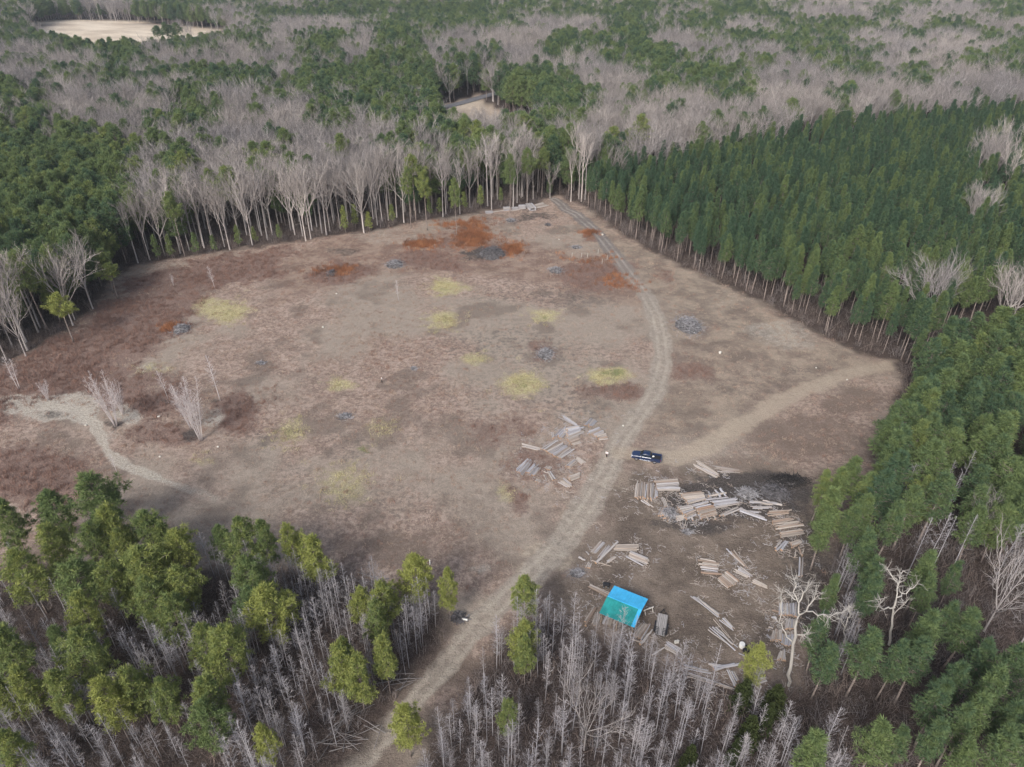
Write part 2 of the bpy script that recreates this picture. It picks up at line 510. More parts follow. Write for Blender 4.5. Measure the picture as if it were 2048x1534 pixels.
base = g.mix(g.math('MULTIPLY', g.math('MULTIPLY', fleck, g.ramp(n2, .47, .62)), .75), base, srgb(96, 92, 88))
yc = g.mix(g.ramp(n1, .36, .64), srgb(92, 82, 74), srgb(126, 114, 103))
yc = g.mix(g.ramp(n3, .55, .8, 0, .6), yc, srgb(150, 140, 128))
base = g.mix(g.math('MULTIPLY', yard, .92), base, yc)
base = g.mix(g.math('MULTIPLY', brk(char_dark, n2, 1.1, .15, .75), .9), base, g.mix(g.ramp(n3, .4, .7), srgb(54, 51, 51), srgb(92, 87, 85)))
base = g.mix(g.math('MULTIPLY', brk(dust, n2, 0.8, .25, .8), .8), base, g.mix(g.ramp(n2, .35, .65), srgb(138, 127, 115), srgb(182, 170, 153)))
# wheel ruts and worn soil of the tracks
rut = g.math('SUBTRACT', 1.0, g.ramp(g.math('ABSOLUTE', g.math('SUBTRACT', g.math('MULTIPLY', lat, 10.0), 1.0)), 0.15, 0.65))
tk = g.mix(g.ramp(n2, .3, .7), srgb(140, 130, 120), srgb(174, 165, 153))
tk = g.mix(g.math('MULTIPLY', farr, g.ramp(n2, .42, .6, .55, 1.0)), tk, srgb(104, 101, 103))
tk = g.mix(g.math('MULTIPLY', rut, g.ramp(n1, .3, .6, .1, .65)), tk, g.mix(farr, srgb(182, 173, 160), srgb(170, 166, 162)))
base = g.mix(g.math('MULTIPLY', brk(trk, n2, 1.0, .25, .85), .85), base, tk)
base = g.mix(g.math('MULTIPLY', brk(trkr, n2, 1.3, .3, 1.1), .72), base, g.mix(n2, srgb(158, 144, 127), srgb(192, 178, 160)))
base = g.mix(g.math('MULTIPLY', brk(trkl, n2, 0.9, .3, .8), .85), base, g.mix(g.ramp(n3, .3, .7), srgb(150, 142, 131), srgb(202, 195, 183)))
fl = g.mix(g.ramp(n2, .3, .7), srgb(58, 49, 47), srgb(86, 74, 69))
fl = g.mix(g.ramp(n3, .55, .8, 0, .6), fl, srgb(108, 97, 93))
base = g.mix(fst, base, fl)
sc_ = g.mix(g.ramp(g.noise(0.03, 5), .35, .65), srgb(196, 180, 160), srgb(226, 212, 192))
base = g.mix(strw, base, sc_)
# clods, seed heads and dead stalks: fine grain that belongs to the turf
base = g.mix(g.ramp(nf, 0.48, 0.75, 0, .55), base, g.mix(0.5, base, srgb(205, 195, 185)))
base = g.mix(g.ramp(g.noise(4.3, 4, .75), 0.50, 0.70, 0, .7), base, g.mix(.75, base, srgb(60, 52, 48)))
g.color(base)
hgt = g.math('ADD', g.math('MULTIPLY', n3, .6), g.math('ADD', n2, g.math('MULTIPLY', nf, .4)))
g.bump(hgt, 0.8, 0.45)
M['ground'] = g.m

GZ = terrain(GX, GY) + (fbm(GX, GY, 3.0, 91) - 0.5) * 0.25 * (GY < 320)
GZ -= 0.10 * np.clip(1 - np.abs(dm - 1.0) / 0.7, 0, 1)
idx = np.arange(NX * NY).reshape(NY, NX)
quads = np.stack([idx[:-1, :-1], idx[:-1, 1:], idx[1:, 1:], idx[1:, :-1]], -1).reshape(-1, 4)


def sheet(name, q):
    used, inv = np.unique(q.ravel(), return_inverse=True)
    me = bpy.data.meshes.new(name)
    me.vertices.add(len(used)); me.loops.add(q.size); me.polygons.add(len(q))
    me.vertices.foreach_set("co", np.stack([GX[used], GY[used], GZ[used]], 1).ravel())
    me.loops.foreach_set("vertex_index", inv.astype(np.int32))
    me.polygons.foreach_set("loop_start", np.arange(0, q.size, 4, dtype=np.int32))
    me.polygons.foreach_set("use_smooth", np.ones(len(q), bool))
    me.materials.append(M['ground'])
    me.update(calc_edges=True)
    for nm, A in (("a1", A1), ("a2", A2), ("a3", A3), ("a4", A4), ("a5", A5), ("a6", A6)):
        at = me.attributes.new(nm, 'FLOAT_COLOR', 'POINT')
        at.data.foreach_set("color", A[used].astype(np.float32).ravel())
    o = place(name, me)
    return tag(o, kind='structure')


QC = lambda A: A[quads].mean(1)
k_m, k_r, k_l, k_f = QC(A2[:, 0]) > .5, QC(A2[:, 1]) > .4, QC(A2[:, 2]) > .5, QC(A3[:, 0]) > .5
k_s = QC(sstep(polydist(GX, GY, straw_g), -1, 1)) > .5
part = np.zeros(len(quads), int)
part[k_s] = 5
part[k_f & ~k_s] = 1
part[k_l] = 2
part[k_r] = 3
part[k_m] = 4
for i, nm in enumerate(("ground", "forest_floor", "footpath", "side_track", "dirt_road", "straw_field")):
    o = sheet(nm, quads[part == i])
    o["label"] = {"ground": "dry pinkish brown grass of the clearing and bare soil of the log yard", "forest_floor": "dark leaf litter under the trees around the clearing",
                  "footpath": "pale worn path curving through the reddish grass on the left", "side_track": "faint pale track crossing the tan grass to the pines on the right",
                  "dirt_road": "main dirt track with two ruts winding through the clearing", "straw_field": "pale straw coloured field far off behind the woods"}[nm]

# the paved road beyond the woods
rp = [W(u, v) for u, v in ((840, 224), (892, 213), (925, 205), (962, 195), (1010, 184))]
rb = MB()
for a, b in zip(rp[:-1], rp[1:]):
    d = (b - a) / np.linalg.norm(b - a)
    n = np.array([-d[1], d[0], 0]) * 3.4
    P = [a - n, b - n, b + n, a + n]
    rb.add([(p[0], p[1], terrain(p[0], p[1]) + 0.3) for p in P], [(0, 1, 2, 3)])
asph = plain('asphalt', (0.16, 0.16, 0.175), 0.8, 0.15, 0.5)
tag(place("paved_road", rb.mesh("paved_road", [asph])), "grey paved road glimpsed past the dark pine block", None, None, 'structure')

# ------------------------------------------------------------------ tree prototypes (trunk mesh, crown mesh)
def unit(v):
    return v / (np.linalg.norm(v, axis=-1, keepdims=True) + 1e-9)


def clumps(C, r, R, n=15, w=0.085, up=0.65):
    """needle tufts: n thin spikes around each centre C."""
    k = len(C)
    d = r.normal(size=(k, n, 3))
    d[..., 2] += up
    d = unit(d)
    L = (R[:, None] if np.ndim(R) else R) * r.uniform(.6, 1.2, (k, n))
    base = C[:, None, :] + d * (L * 0.12)[..., None]
    tip = C[:, None, :] + d * L[..., None]
    s = unit(np.cross(d, r.normal(size=(k, n, 3)))) * (w * r.uniform(.7, 1.3, (k, n)))[..., None]
    mid = base * 0.5 + tip * 0.5
    T = np.stack([base, mid + s, tip], 2)
    T2 = np.stack([base, tip, mid - s], 2)
    return np.concatenate([T.reshape(-1, 3, 3), T2.reshape(-1, 3, 3)])


def pine_proto(name, seed, H, R, cb, cone, nb, ntuft=18, w=0.06):
    r = np.random.RandomState(seed)
    t = MB()
    bend = r.normal(size=2) * 0.25
    zz = np.linspace(0, H * 0.97, 9)
    P = np.stack([bend[0] * np.sin(zz / H * 3), bend[1] * np.sin(zz / H * 2.4), zz], 1)
    P[0, 2] = -0.4
    rad = 0.155 * (H / 15) * (1 - 0.88 * zz / H)
    rad[0] *= 1.35
    t.tube(P, rad, 7)
    for _ in range(10):                                   # dead stubs on the bare bole
        z = r.uniform(0.2 * H, cb)
        a = r.uniform(0, 6.28)
        L = r.uniform(.4, 1.3)
        p0 = np.array([np.interp(z, zz, P[:, 0]), np.interp(z, zz, P[:, 1]), z])
        t.tube([p0, p0 + L * np.array([math.cos(a), math.sin(a), r.uniform(-.2, .3)])], [0.03, 0.01], 3, cap=False)
    c = MB()
    cen, rr = [], []
    lobes = r.uniform(0.6, 1.25, 9)
    for i in range(nb):
        f = (i + r.rand()) / nb
        z = cb + f * (H - cb) * 0.97
        a = i * 2.39996 + r.normal() * 0.35
        if cone:
            prof = (1 - f) ** 0.95 * min(1, 0.5 + f * 3) + 0.07
        else:
            prof = (1 - f ** 1.7) ** 0.75 * min(1, 0.6 + f * 2.2) + 0.06
        lob = lobes[int(((a % 6.283) / 6.283 * 3 + f * 3)) % 9]
        L = R * prof * lob * r.uniform(.62, 1.12)
        rise = 0.12 + 0.55 * f + r.normal() * 0.1
        p0 = np.array([np.interp(z, zz, P[:, 0]), np.interp(z, zz, P[:, 1]), z])
        d = np.array([math.cos(a), math.sin(a), rise])
        tip = p0 + d * L
        mid = p0 + d * L * .5 - np.array([0, 0, 0.06 * L])
        c.tube([p0, mid, tip], [0.05, 0.03, 0.012], 3, 1, cap=False)
        k = max(2, int(L / 0.8))
        for q in range(k):
            s = 0.42 + 0.58 * (q + r.rand() * .8) / k
            side = np.array([-d[1], d[0], 0]) * r.normal() * 0.34 * L * (1.1 - s) * 1.3
            cen.append(p0 + d * L * s + side + r.normal(size=3) * 0.12)
            rr.append(r.uniform(.55, 1.0) * (0.8 + 0.2 * R / 3))
    for q in range(5):
        cen.append(P[-1] + np.array([r.normal() * .2, r.normal() * .2, -q * .3 + .25])); rr.append(.5)
    c.tris(clumps(np.array(cen), r, np.array(rr), ntuft, w), 0)
    return t.mesh(name + "_trunk", [M['pinebark']], True), c.mesh(name + "_crown", [M['needles'], M['pinebark']])


def ribbons(P0, P1, w, r):
    d = P1 - P0
    s = unit(np.cross(d, r.normal(size=P0.shape))) * np.asarray(w).reshape(-1, 1)
    return np.stack([P0 - s, P0 + s, P1], 1)


def bare_proto(name, seed, H, fork, spread, limbs, kids=5, levels=3, twig=0.035, trunkR=0.3, mats=('bare', 'twig'), lean=0.0, droop=0.0, twl=1.0):
    r = np.random.RandomState(seed)
    t, c = MB(), MB()
    T0, T1, TW = [], [], []

    def limb(p, d, L, rad, lev):
        """one curving branch; returns its points."""
        n = 4 if lev < 2 else 3
        pts = [p]
        d = d.copy()
        for i in range(n):
            d = unit(d + r.normal(size=3) * (0.09 + 0.05 * lev) + np.array([0, 0, 0.13 - droop]))
            p = p + d * L / n
            pts.append(p)
        pts = np.array(pts)
        if lev <= 1:
            c.tube(pts, rad * np.linspace(1, .35, n + 1), 5 if lev == 0 else 4, 0, cap=False)
        elif lev == 2:
            c.tube(pts, rad * np.linspace(1, .3, n + 1), 3, 0, cap=False)
        else:
            T0.extend(pts[:-1]); T1.extend(pts[1:] + (pts[1:] - pts[:-1]) * .1); TW.extend([twig * 1.1, twig * .9, twig * .7, twig][:n])
        if lev < levels:
            k = kids + (1 if lev == 0 else -1 if lev == 2 else 0)
            for j in range(k):
                s = 0.30 + 0.70 * (j + r.rand()) / k
                i = min(int(s * n), n - 1)
                q = pts[i] + (pts[i + 1] - pts[i]) * (s * n - i)
                dd = unit(pts[i + 1] - pts[i])
                side = unit(np.cross(dd, r.normal(size=3)))
                ang = r.uniform(.30, .80)
                limb(q, unit(dd * math.cos(ang) + side * math.sin(ang) + np.array([0, 0, .10])), L * r.uniform(.42, .66) * (1.15 - .35 * s), rad * .56, lev + 1)

    top = H * fork
    zz = np.linspace(0, top, 6)
    b = r.normal(size=2) * 0.02 * H
    P = np.stack([b[0] * (zz / H) ** 1.5 + lean * zz, b[1] * (zz / H) ** 1.5, zz], 1)
    P[0, 2] = -0.5
    rad = trunkR * np.linspace(1, .62, 6)
    rad[0] *= 1.4
    t.tube(P, rad, 8, cap=False)
    rest = H - top
    for i in range(limbs):
        a = i * 6.283 / limbs + r.uniform(-.5, .5)
        sp = spread * r.uniform(.55, 1.15)
        d = unit(np.array([math.cos(a) * sp, math.sin(a) * sp, 1.0]))
        z0 = top * (1 - 0.22 * r.rand() * (i > 1))
        p = np.array([np.interp(z0, zz, P[:, 0]), np.interp(z0, zz, P[:, 1]), z0])
        limb(p, d, rest * r.uniform(.72, .98) / (0.55 + 0.45 * d[2]), trunkR * .55 * r.uniform(.8, 1.1), 0)
    limb(P[-1], unit(np.array([lean, 0, 1.0])), rest * .92, trunkR * .6, 0)
    for _ in range(9):                                     # small shoots low on the stem
        z = r.uniform(.35, .95) * top
        a = r.uniform(0, 6.28)
        q = np.array([np.interp(z, zz, P[:, 0]), np.interp(z, zz, P[:, 1]), z])
        limb(q, unit(np.array([math.cos(a), math.sin(a), .5])), H * r.uniform(.04, .10), trunkR * .12, max(2, levels - 1))
    T0, T1 = np.array(T0), np.array(T1)
    c.tris(ribbons(T0, T1, TW, r), 1)
    c.tris(ribbons(T0, T1, np.array(TW) * .8, r), 1)
    return t.mesh(name + "_trunk", [M[mats[0]]], True), c.mesh(name + "_crown", [M[mats[0]], M[mats[1]]])


def sapling_proto(name, seed, H, R, stems=1, nb=46, mat='sap', fan=0.0, tw=0.028, rs=0.075):
    """slender upright stem(s) with short rising side shoots."""
    r = np.random.RandomState(seed)
    t, c = MB(), MB()
    T0, T1, TW = [], [], []
    for s in range(stems):
        a0 = s * 2.4 + r.rand()
        k = fan * r.uniform(.5, 1.1)
        h = H * (1 if s == 0 else r.uniform(.68, .98))
        zz = np.linspace(0, h, 8)
        lx = np.sin(zz / h * r.uniform(1.5, 3) + r.rand() * 6) * 0.16
        lx -= lx[0]
        x0, y0 = math.cos(a0) * .22 * (stems > 1), math.sin(a0) * .22 * (stems > 1)
        P = np.stack([x0 + math.cos(a0) * k * zz * (1 - .2 * zz / h) + lx, y0 + math.sin(a0) * k * zz * (1 - .2 * zz / h), zz], 1)
        P[0, 2] = -0.3
        t.tube(P, rs * (H / 10) * (1 - .85 * zz / h) + .008, 5)
        for i in range(nb // (1 if stems == 1 else 2)):
            f = (i + r.rand()) / nb * (1 if stems == 1 else 2)
            z = h * (0.30 + 0.68 * f)
            a = r.uniform(0, 6.28)
            L = R * (1 - f) ** .55 * (0.45 + .55 * min(1, f * 2.5)) * r.uniform(.6, 1.15) + .12
            p = np.array([np.interp(z, zz, P[:, 0]), np.interp(z, zz, P[:, 1]), z])
            d = unit(np.array([math.cos(a), math.sin(a), r.uniform(.3, 1.15)]))
            m_ = p + d * L * .5
            e = m_ + unit(d + np.array([0, 0, .5]) + r.normal(size=3) * .15) * L * .5
            T0 += [p, m_]; T1 += [m_ + (m_ - p) * .08, e]; TW += [tw, tw * .75]
            for j in range(3):
                q = p + (e - p) * r.uniform(.3, .9)
                T0.append(q); T1.append(q + unit(d + r.normal(size=3) * .55) * L * r.uniform(.25, .5)); TW.append(tw * .55)
    c.tris(ribbons(np.array(T0), np.array(T1), TW, r), 0)
    c.tris(ribbons(np.array(T0), np.array(T1), np.array(TW) * .8, r), 0)
    return t.mesh(name + "_trunk", [M[mat]], True), c.mesh(name + "_crown", [M[mat]])


def cedar_proto(name, seed, H, R):
    r = np.random.RandomState(seed)
    t, c = MB(), MB()
    t.tube([(0, 0, -.3), (0.05, 0, H * .5), (0, 0.05, H * .95)], [.14, .09, .02], 6)
    cen = []
    for i in range(330):
        f = r.rand() ** .8
        z = .35 + f * (H - .4)
        rad = R * (1 - f) ** .62 * (0.85 + .15 * math.sin(i * 3.1)) * r.uniform(.55, 1.05)
        a = r.uniform(0, 6.28)
        cen.append((rad * math.cos(a), rad * math.sin(a), z))
    c.tris(clumps(np.array(cen), r, r.uniform(.35, .62, len(cen)), 10, .10, .7), 0)
    return t.mesh(name + "_trunk", [M['pinebark']], True), c.mesh(name + "_crown", [M['cedar']])


def brush_proto(name, seed, n, R, H):
    r = np.random.RandomState(seed)
    c = MB()
    P0 = np.stack([r.normal(size=n) * R * .45, r.normal(size=n) * R * .45, np.zeros(n)], 1)
    d = unit(np.stack([r.normal(size=n) * .45, r.normal(size=n) * .45, np.ones(n)], 1))
    L = H * r.uniform(.4, 1.1, n)
    P1 = P0 + d * L[:, None]
    c.tris(ribbons(P0, P1, np.full(n, .03), r), 0)
    Q0 = np.repeat(P0 + d * (L * .4)[:, None], 4, 0) + np.repeat(d * L[:, None], 4, 0) * r.uniform(0, .5, (4 * n, 1))
    Q1 = Q0 + unit(np.repeat(d, 4, 0) + r.normal(size=(4 * n, 3)) * .6) * (np.repeat(L, 4) * r.uniform(.2, .45, 4 * n))[:, None]
    c.tris(ribbons(Q0, Q1, np.full(4 * n, .018), r), 0)
    return None, c.mesh(name, [M['brush']])


PR = {}
PR['pine'] = [pine_proto("pine", 10 + i, 15, 3.9 + .3 * (i % 3), 4.2 + .8 * (i % 2), False, 90, 38, .055) for i in range(5)]
PR['plant'] = [pine_proto("slim_pine", 30 + i, 16, 2.35 + .15 * i, 6.6, True, 84, 30, .05) for i in range(4)]
PR['tall'] = [pine_proto("tall_pine", 50 + i, 21, 3.9, 11.0 + i, False, 76, 36, .055) for i in range(3)]
PR['young'] = [pine_proto("young_pine", 60 + i, 7, 1.8, 1.2, True, 40, 11, .08) for i in range(2)]
PR['bare'] = [bare_proto("bare", 70 + i, 22, [.40, .34, .46, .42, .36][i], [.75, .95, .65, .8, .9][i], [5, 6, 5, 5, 6][i], 5, 3, .027, .27) for i in range(5)]
PR['baretall'] = [bare_proto("tall_bare", 80 + i, 22, [.58, .52, .62][i], [.42, .5, .36][i], 3, 5, 3, .028, .22) for i in range(3)]
PR['sap'] = [sapling_proto("sapling", 90 + i, 10, [1.7, 2.2, 1.4, 2.5, 1.9][i], [1, 1, 1, 2, 1][i], [60, 70, 50, 96, 60][i], tw=.021, rs=.062) for i in range(5)]
PR['clump'] = [sapling_proto("stem_clump", 110 + i, 13, 2.7, 8, 100, 'silver', .23, .028, .055) for i in range(3)]
PR['lone'] = [sapling_proto("lone", 115 + i, 10, 1.9, 1 + i, 70 + 40 * i, 'silver', .1, .03, .07) for i in range(2)]
PR['cedar'] = [cedar_proto("cedar", 120 + i, 6.5, 2.3) for i in range(2)]
PR['brush'] = [brush_proto("brush", 130 + i, 18, 1.5, 2.6) for i in range(3)]
HN = {'pine': 15, 'plant': 16, 'tall': 21, 'young': 7, 'bare': 22, 'baretall': 22, 'sap': 10, 'clump': 13, 'lone': 10, 'cedar': 6.5}
RN = {'pine': 3.4, 'plant': 2.3, 'tall': 3.3, 'young': 1.8, 'cedar': 2.3}

# ------------------------------------------------------------------ where the trees stand
TREES = []                                    # kind, proto, x, y, scale xy, scale z, tint, rot, must


def add_tree(kind, x, y, sxy, sz, tint, must=False, proto=None, label=None):
    TREES.append([kind, RT.randint(len(PR[kind])) if proto is None else proto, x, y, sxy, sz, tint, RT.uniform(0, 6.28), must, label])


RT = np.random.RandomState(77)
# pines picked out one by one: crown centre and half width in the photograph, tint
HAND = [(195, 1000, 44, .35), (112, 1022, 40, .3), (20, 1045, 34, .45), (108, 1090, 34, .6), (52, 1145, 40, .6), (226, 1058, 36, .65), (190, 1088, 32, .45), (246, 1093, 27, .6), (300, 1062, 38, .45),
        (362, 1101, 38, .7), (330, 1080, 27, .5), (290, 1139, 50, .6), (226, 1168, 36, .55), (160, 1167, 42, .4), (366, 1172, 38, .6), (348, 1230, 33, .5), (170, 1228, 30, .65), (300, 1198, 36, .5),
        (24, 1298, 42, .5), (167, 1305, 46, .55), (122, 1289, 26, .35), (54, 1376, 36, .65), (124, 1386, 38, .6), (12, 1395, 30, .65), (221, 1406, 40, .8), (270, 1380, 36, .6), (334, 1393, 32, .5),
        (421, 1400, 42, .55), (414, 1446, 40, .35), (411, 1289, 28, .55), (458, 1300, 40, .6), (501, 1160, 34, .4), (538, 1217, 46, .75), (506, 1215, 32, .25), (446, 1084, 22, .35), (487, 1078, 34, .5),
        (529, 1082, 27, .45), (581, 1088, 24, .7), (626, 1114, 32, .75), (683, 1331, 34, .65), (532, 1484, 25, .8), (26, 1502, 38, .6), (830, 1150, 33, .85), (896, 1174, 19, .75), (767, 1205, 27, .65),
        (725, 1209, 22, .7), (753, 1238, 26, .5), (770, 1313, 30, .65), (715, 1350, 32, .65), (690, 1310, 24, .6), (812, 1449, 35, .95), (1018, 1432, 19, .5), (1049, 1188, 27, .6), (1051, 1280, 28, .7),
        (1050, 1308, 24, .55), (1515, 1324, 25, 1.0),
        (1616, 1519, 44, .65), (1741, 1498, 36, .65), (1787, 1501, 24, .4), (1658, 1198, 22, .5), (1637, 1278, 26, .3), (1646, 1335, 30, .3), (1724, 1317, 36, .35), (1783, 1331, 28, .3), (1825, 1334, 33, .3),
        (1842, 1280, 38, .45), (1920, 1268, 36, .4), (1888, 1252, 26, .35), (1950, 1331, 30, .3), (2020, 1348, 36, .35), (1905, 1378, 32, .3), (1971, 1393, 36, .45), (1870, 1418, 36, .3), (1940, 1442, 36, .5),
        (2009, 1452, 34, .35), (1860, 1492, 34, .35), (1912, 1466, 30, .4), (1985, 1507, 36, .45), (1915, 1526, 30, .55), (1654, 1035, 36, .7), (1642, 1075, 28, .6), (1724, 1038, 30, .6), (1720, 1115, 30, .35),
        (1776, 1056, 28, .4), (1814, 1030, 30, .5), (1841, 1155, 30, .55), (1741, 1171, 34, .35), (1734, 1204, 30, .3), (1901, 1167, 18, .35), (1842, 1197, 24, .45), (1940, 1021, 32, .45), (1999, 1020, 34, .5),
        (2030, 1045, 30, .45), (2040, 1420, 34, .35), (2045, 1500, 36, .4), (1672, 985, 28, .75), (1700, 960, 26, .6), (1640, 985, 22, .85)]
for u, v, r, t in HAND:
    H = 13.5 + RT.uniform(-1.2, 1.2)
    p = W(u, v, H * .66)
    R = r * PX(*p)[2] / FPX
    H = float(np.clip(H * (0.62 + 0.125 * R), 9, 17))
    p = W(u, v, H * .66)
    if u > 1600:                                             # the right stands are narrower, pointed pines
        add_tree('plant', p[0], p[1], R * 1.12 / 2.5, H * 1.12 / 16, t * .75, True)
    else:
        add_tree('pine', p[0], p[1], R / 3.55, H / 15, min(1, t + .14), True)
HANDFAR = [(265, 415, 20, .55), (310, 408, 20, .6), (345, 418, 17, .6), (398, 345, 26, .6), (420, 368, 18, .6), (840, 312, 20, .7), (868, 338, 18, .6), (848, 372, 16, .7), (905, 290, 20, .45), (682, 266, 24, .4),
           (1055, 326, 16, .55), (1085, 322, 17, .6), (1106, 276, 17, .45), (1072, 300, 14, .5), (1122, 302, 15, .45), (1020, 338, 11, .5), (936, 300, 15, .5), (388, 242, 24, .5), (432, 262, 19, .35), (655, 268, 22, .45),
           (218, 545, 20, .7), (120, 612, 24, .9), (100, 590, 20, .6), (205, 520, 18, .6), (240, 470, 18, .55), (560, 200, 26, .45), (1005, 300, 12, .5), (910, 385, 12, .6), (815, 365, 12, .6), (720, 300, 12, .5), (316, 68, 11, .2), (330, 62, 11, .25), (343, 66, 10, .15), (352, 60, 10, .3)]
for u, v, r, t in HANDFAR:
    H = (20 if u > 260 or v < 440 else 12) + RT.uniform(-1.5, 2)
    p = W(u, v, H * .76)
    R = r * PX(*p)[2] / FPX
    add_tree('tall', p[0], p[1], R / 3.3, H / 21, t, True)
for u, v, s, t in [(480, 494, 1, .6), (512, 486, .8, .7), (395, 510, 1, .45), (430, 504, .8, .5), (560, 480, .8, .6), (692, 466, 1.1, .75), (712, 455, 1, .7), (740, 462, 1, .85), (785, 446, 1, .7), (860, 432, .8, .6),
                   (930, 420, .8, .7), (962, 416, 1.1, .7), (1002, 406, .8, .6), (1098, 392, 1, .3), (345, 516, 1, .6), (318, 520, .9, .5), (880, 428, .9, .65)]:
    p = W(u, v)
    add_tree('young', p[0], p[1], s, s * RT.uniform(.9, 1.3), t, True)
for u, v, r in [(1487, 1390, 27), (1550, 1400, 30), (1498, 1466, 30), (1379, 1520, 24), (1470, 1504, 18), (1535, 1440, 18)]:
    p = W(u, v, 3.5)
    R = r * PX(*p)[2] / FPX
    add_tree('cedar', p[0], p[1], R / 2.3, RT.uniform(.9, 1.15), RT.uniform(.2, .7), True)
# single trees and clumps in the grass
GROVE = [(232, 852, 14.0, 'clump', "fan shaped clump of bare grey stems beside the pale worn patch"), (246, 828, 9.0, 'clump', "low clump of bare stems just behind the fan shaped clump"),
         (402, 880, 15.5, 'clump', "tallest clump of bare silvery stems, standing over dark ground in the grass"), (384, 858, 13.0, 'clump', "clump of bare stems half hidden behind the tallest silvery clump"),
         (441, 802, 12.0, 'lone', "single bare tree with rising twigs, uppermost of the grove in the reddish grass"), (336, 797, 8.0, 'lone', "small bare tree between the two large clumps in the grass"),
         (96, 800, 5.5, 'clump', "short bare shrub at the far rim of the pale worn patch"), (430, 577, 7.5, 'lone', "lone small bare tree in the grass near the wood's curved edge"),
         (234, 945, 4.5, 'lone', "thin short bare sapling beside the curving footpath"), (797, 602, 6.5, 'lone', "thin bare pole of a tree alone in the upper middle of the clearing"),
         (38, 778, 9.5, 'lone', "thin leaning bare tree near the wood's edge at the photo's left border"), (347, 571, 4.0, 'lone', "tiny bare sapling in the reddish grass below the wood")]
for u, v, H, k, lab in GROVE:
    p = W(u, v)
    add_tree(k, p[0], p[1], (H / HN[k]) ** .8 * (1.15 if k == 'lone' else .9), H / HN[k], .35, True, None, lab)
# big bare trees picked out
for u, v, H, k, t in [(146, 650, 19, 1, 1), (186, 618, 19, 0, .8), (150, 640, 16, 2, .9), (52, 712, 17, 1, .9), (24, 690, 15, 3, .7), (728, 466, 23, 1, 1), (612, 482, 22, 0, 1), (622, 478, 23, 3, 1), (460, 500, 20, 2, 1), (505, 490, 22, 0, .9),
                      (545, 470, 24, 3, 1), (590, 470, 23, 4, .9), (660, 462, 22, 0, 1), (755, 450, 19, 2, .7), (808, 445, 21, 3, .9), (892, 428, 20, 2, .9), (940, 415, 21, 0, .8), (1055, 402, 13, 2, .8), (1100, 396, 13, 3, .7),
                      (1168, 1500, 12.5, 1, .5), (2000, 400, 19, 1, .9), (1985, 330, 18, 0, .9), (2030, 345, 18, 3, .9), (1968, 1262, 15, 1, .35), (2040, 1290, 14, 3, .3), (1925, 1100, 12, 2, .2), (75, 640, 15, 3, .8), (300, 520, 19, 2, 1), (330, 512, 20, 0, 1), (362, 92, 18, 0, .3), (375, 94, 19, 3, .3), (386, 97, 17, 1, .2), (350, 92, 17, 4, .4)]:
    p = W(u, v)
    add_tree('bare', p[0], p[1], H / 22 * .84, H / 22, t, True, k)

# kinds of wood far off: one letter per 50 x 25 pixel cell, P pine, b bare, m mixed
GRID = ["PPmbbmPPPPmbmPPPPPPPPPPPPPPmPPmmbbbmPbbPP", "mbbbbbPPbbPPPPPPPPPPPmPPPPmmPPPmbbbPbbbmP", "Pmbbbbbbbbmbbbm PPPPPbbbPPmPPbbPPPPmbPPbb".replace(' ', 'P'),
        "PPPPPPPPPPmbmPbPPmbbbbPPPPbbmPPPPPbbPbbPm", "bbPPPPbPPbmbPPbmPbmmbbPPPPPbbbbPPPmbbbbbP", "mmbbPPbbbbbbmmPPPbmmbbbbPPPmPbmbPPmbbbmPP",
        "bbmPPmPPPPPbPPPPPPbbPPPbbPPPPPbbbPPbPmbbP", "PmbbPmbmPPPPPPPPPPbbPPPbbbPPPPbbbbbbPbbbb", "PPbbbbmPmbbPPPPPPPbbPPPPbPbbmPbbbPbbbbbbb", "bPbbbbbPPbbbbPmPPPbbPbPPbbbbbbbbbbbbbbbbb",
        "bPbbbbPPPbbbbPbPPPbbPPPbbbbbbbbbbbbbbbbbb", "PPPPbbPbbbbbbbbbbPPbbPbbbbbbbbbbbbbbbbbbb", "PPPPPbPbbbbbbbbPPbPPbPPbPbbbbbbbbbbbbbbbb", "PPPPPPbPbbbbbbbbbbPbbbPbbPbbbbbbbbbbbbbbb"]
PLANT = [(1138, 352), (1180, 338), (1300, 308), (1500, 268), (1800, 218), (2250, 190), (2250, 560), (2000, 560), (1900, 600), (1830, 690), (1700, 665), (1138, 420)]
RSTAND = [(1752, 735), (1800, 690), (1900, 650), (2250, 560), (2250, 1020), (1960, 1030), (1850, 1000), (1760, 1030), (1650, 1000), (1625, 970), (1685, 900), (1700, 800)]
LSTAND = [(-200, 292), (60, 282), (130, 292), (225, 312), (285, 345), (290, 400), (255, 440), (212, 480), (160, 525), (60, 560), (-40, 610), (-200, 640)]
BAREHOLES = [(1880, 566, 26, 10), (2020, 578, 36, 16), (1985, 310, 24, 14), (1960, 412, 20, 10), (1690, 945, 36, 16), (1930, 930, 40, 26), (1825, 935, 25, 18), (1960, 860, 22, 14)]
LOWBARE = [(1820, 1040), (1870, 1010), (2200, 1040), (2200, 1230), (1960, 1240), (1870, 1215), (1780, 1180), (1690, 1220), (1680, 1150), (1760, 1090)]

HOUSES = [(368, 262, 13, 8, .35, 0), (1778, 176, 13, 9, -.3, 1), (1946, 206, 14, 9, .2, 2), (42, 300, 12, 8, .5, 3), (-2, 706, 5, 4, .9, 4), (1318, 98, 12, 8, .1, 5)]
HXY = [W(u, v)[:2] for u, v, *_ in HOUSES[:4]]
taken = [(t[2], t[3], 2.6 * t[4] if t[0] in ('pine', 'tall') else 2.2) for t in TREES]
tk_x, tk_y, tk_r = (np.array([q[i] for q in taken]) for i in range(3))


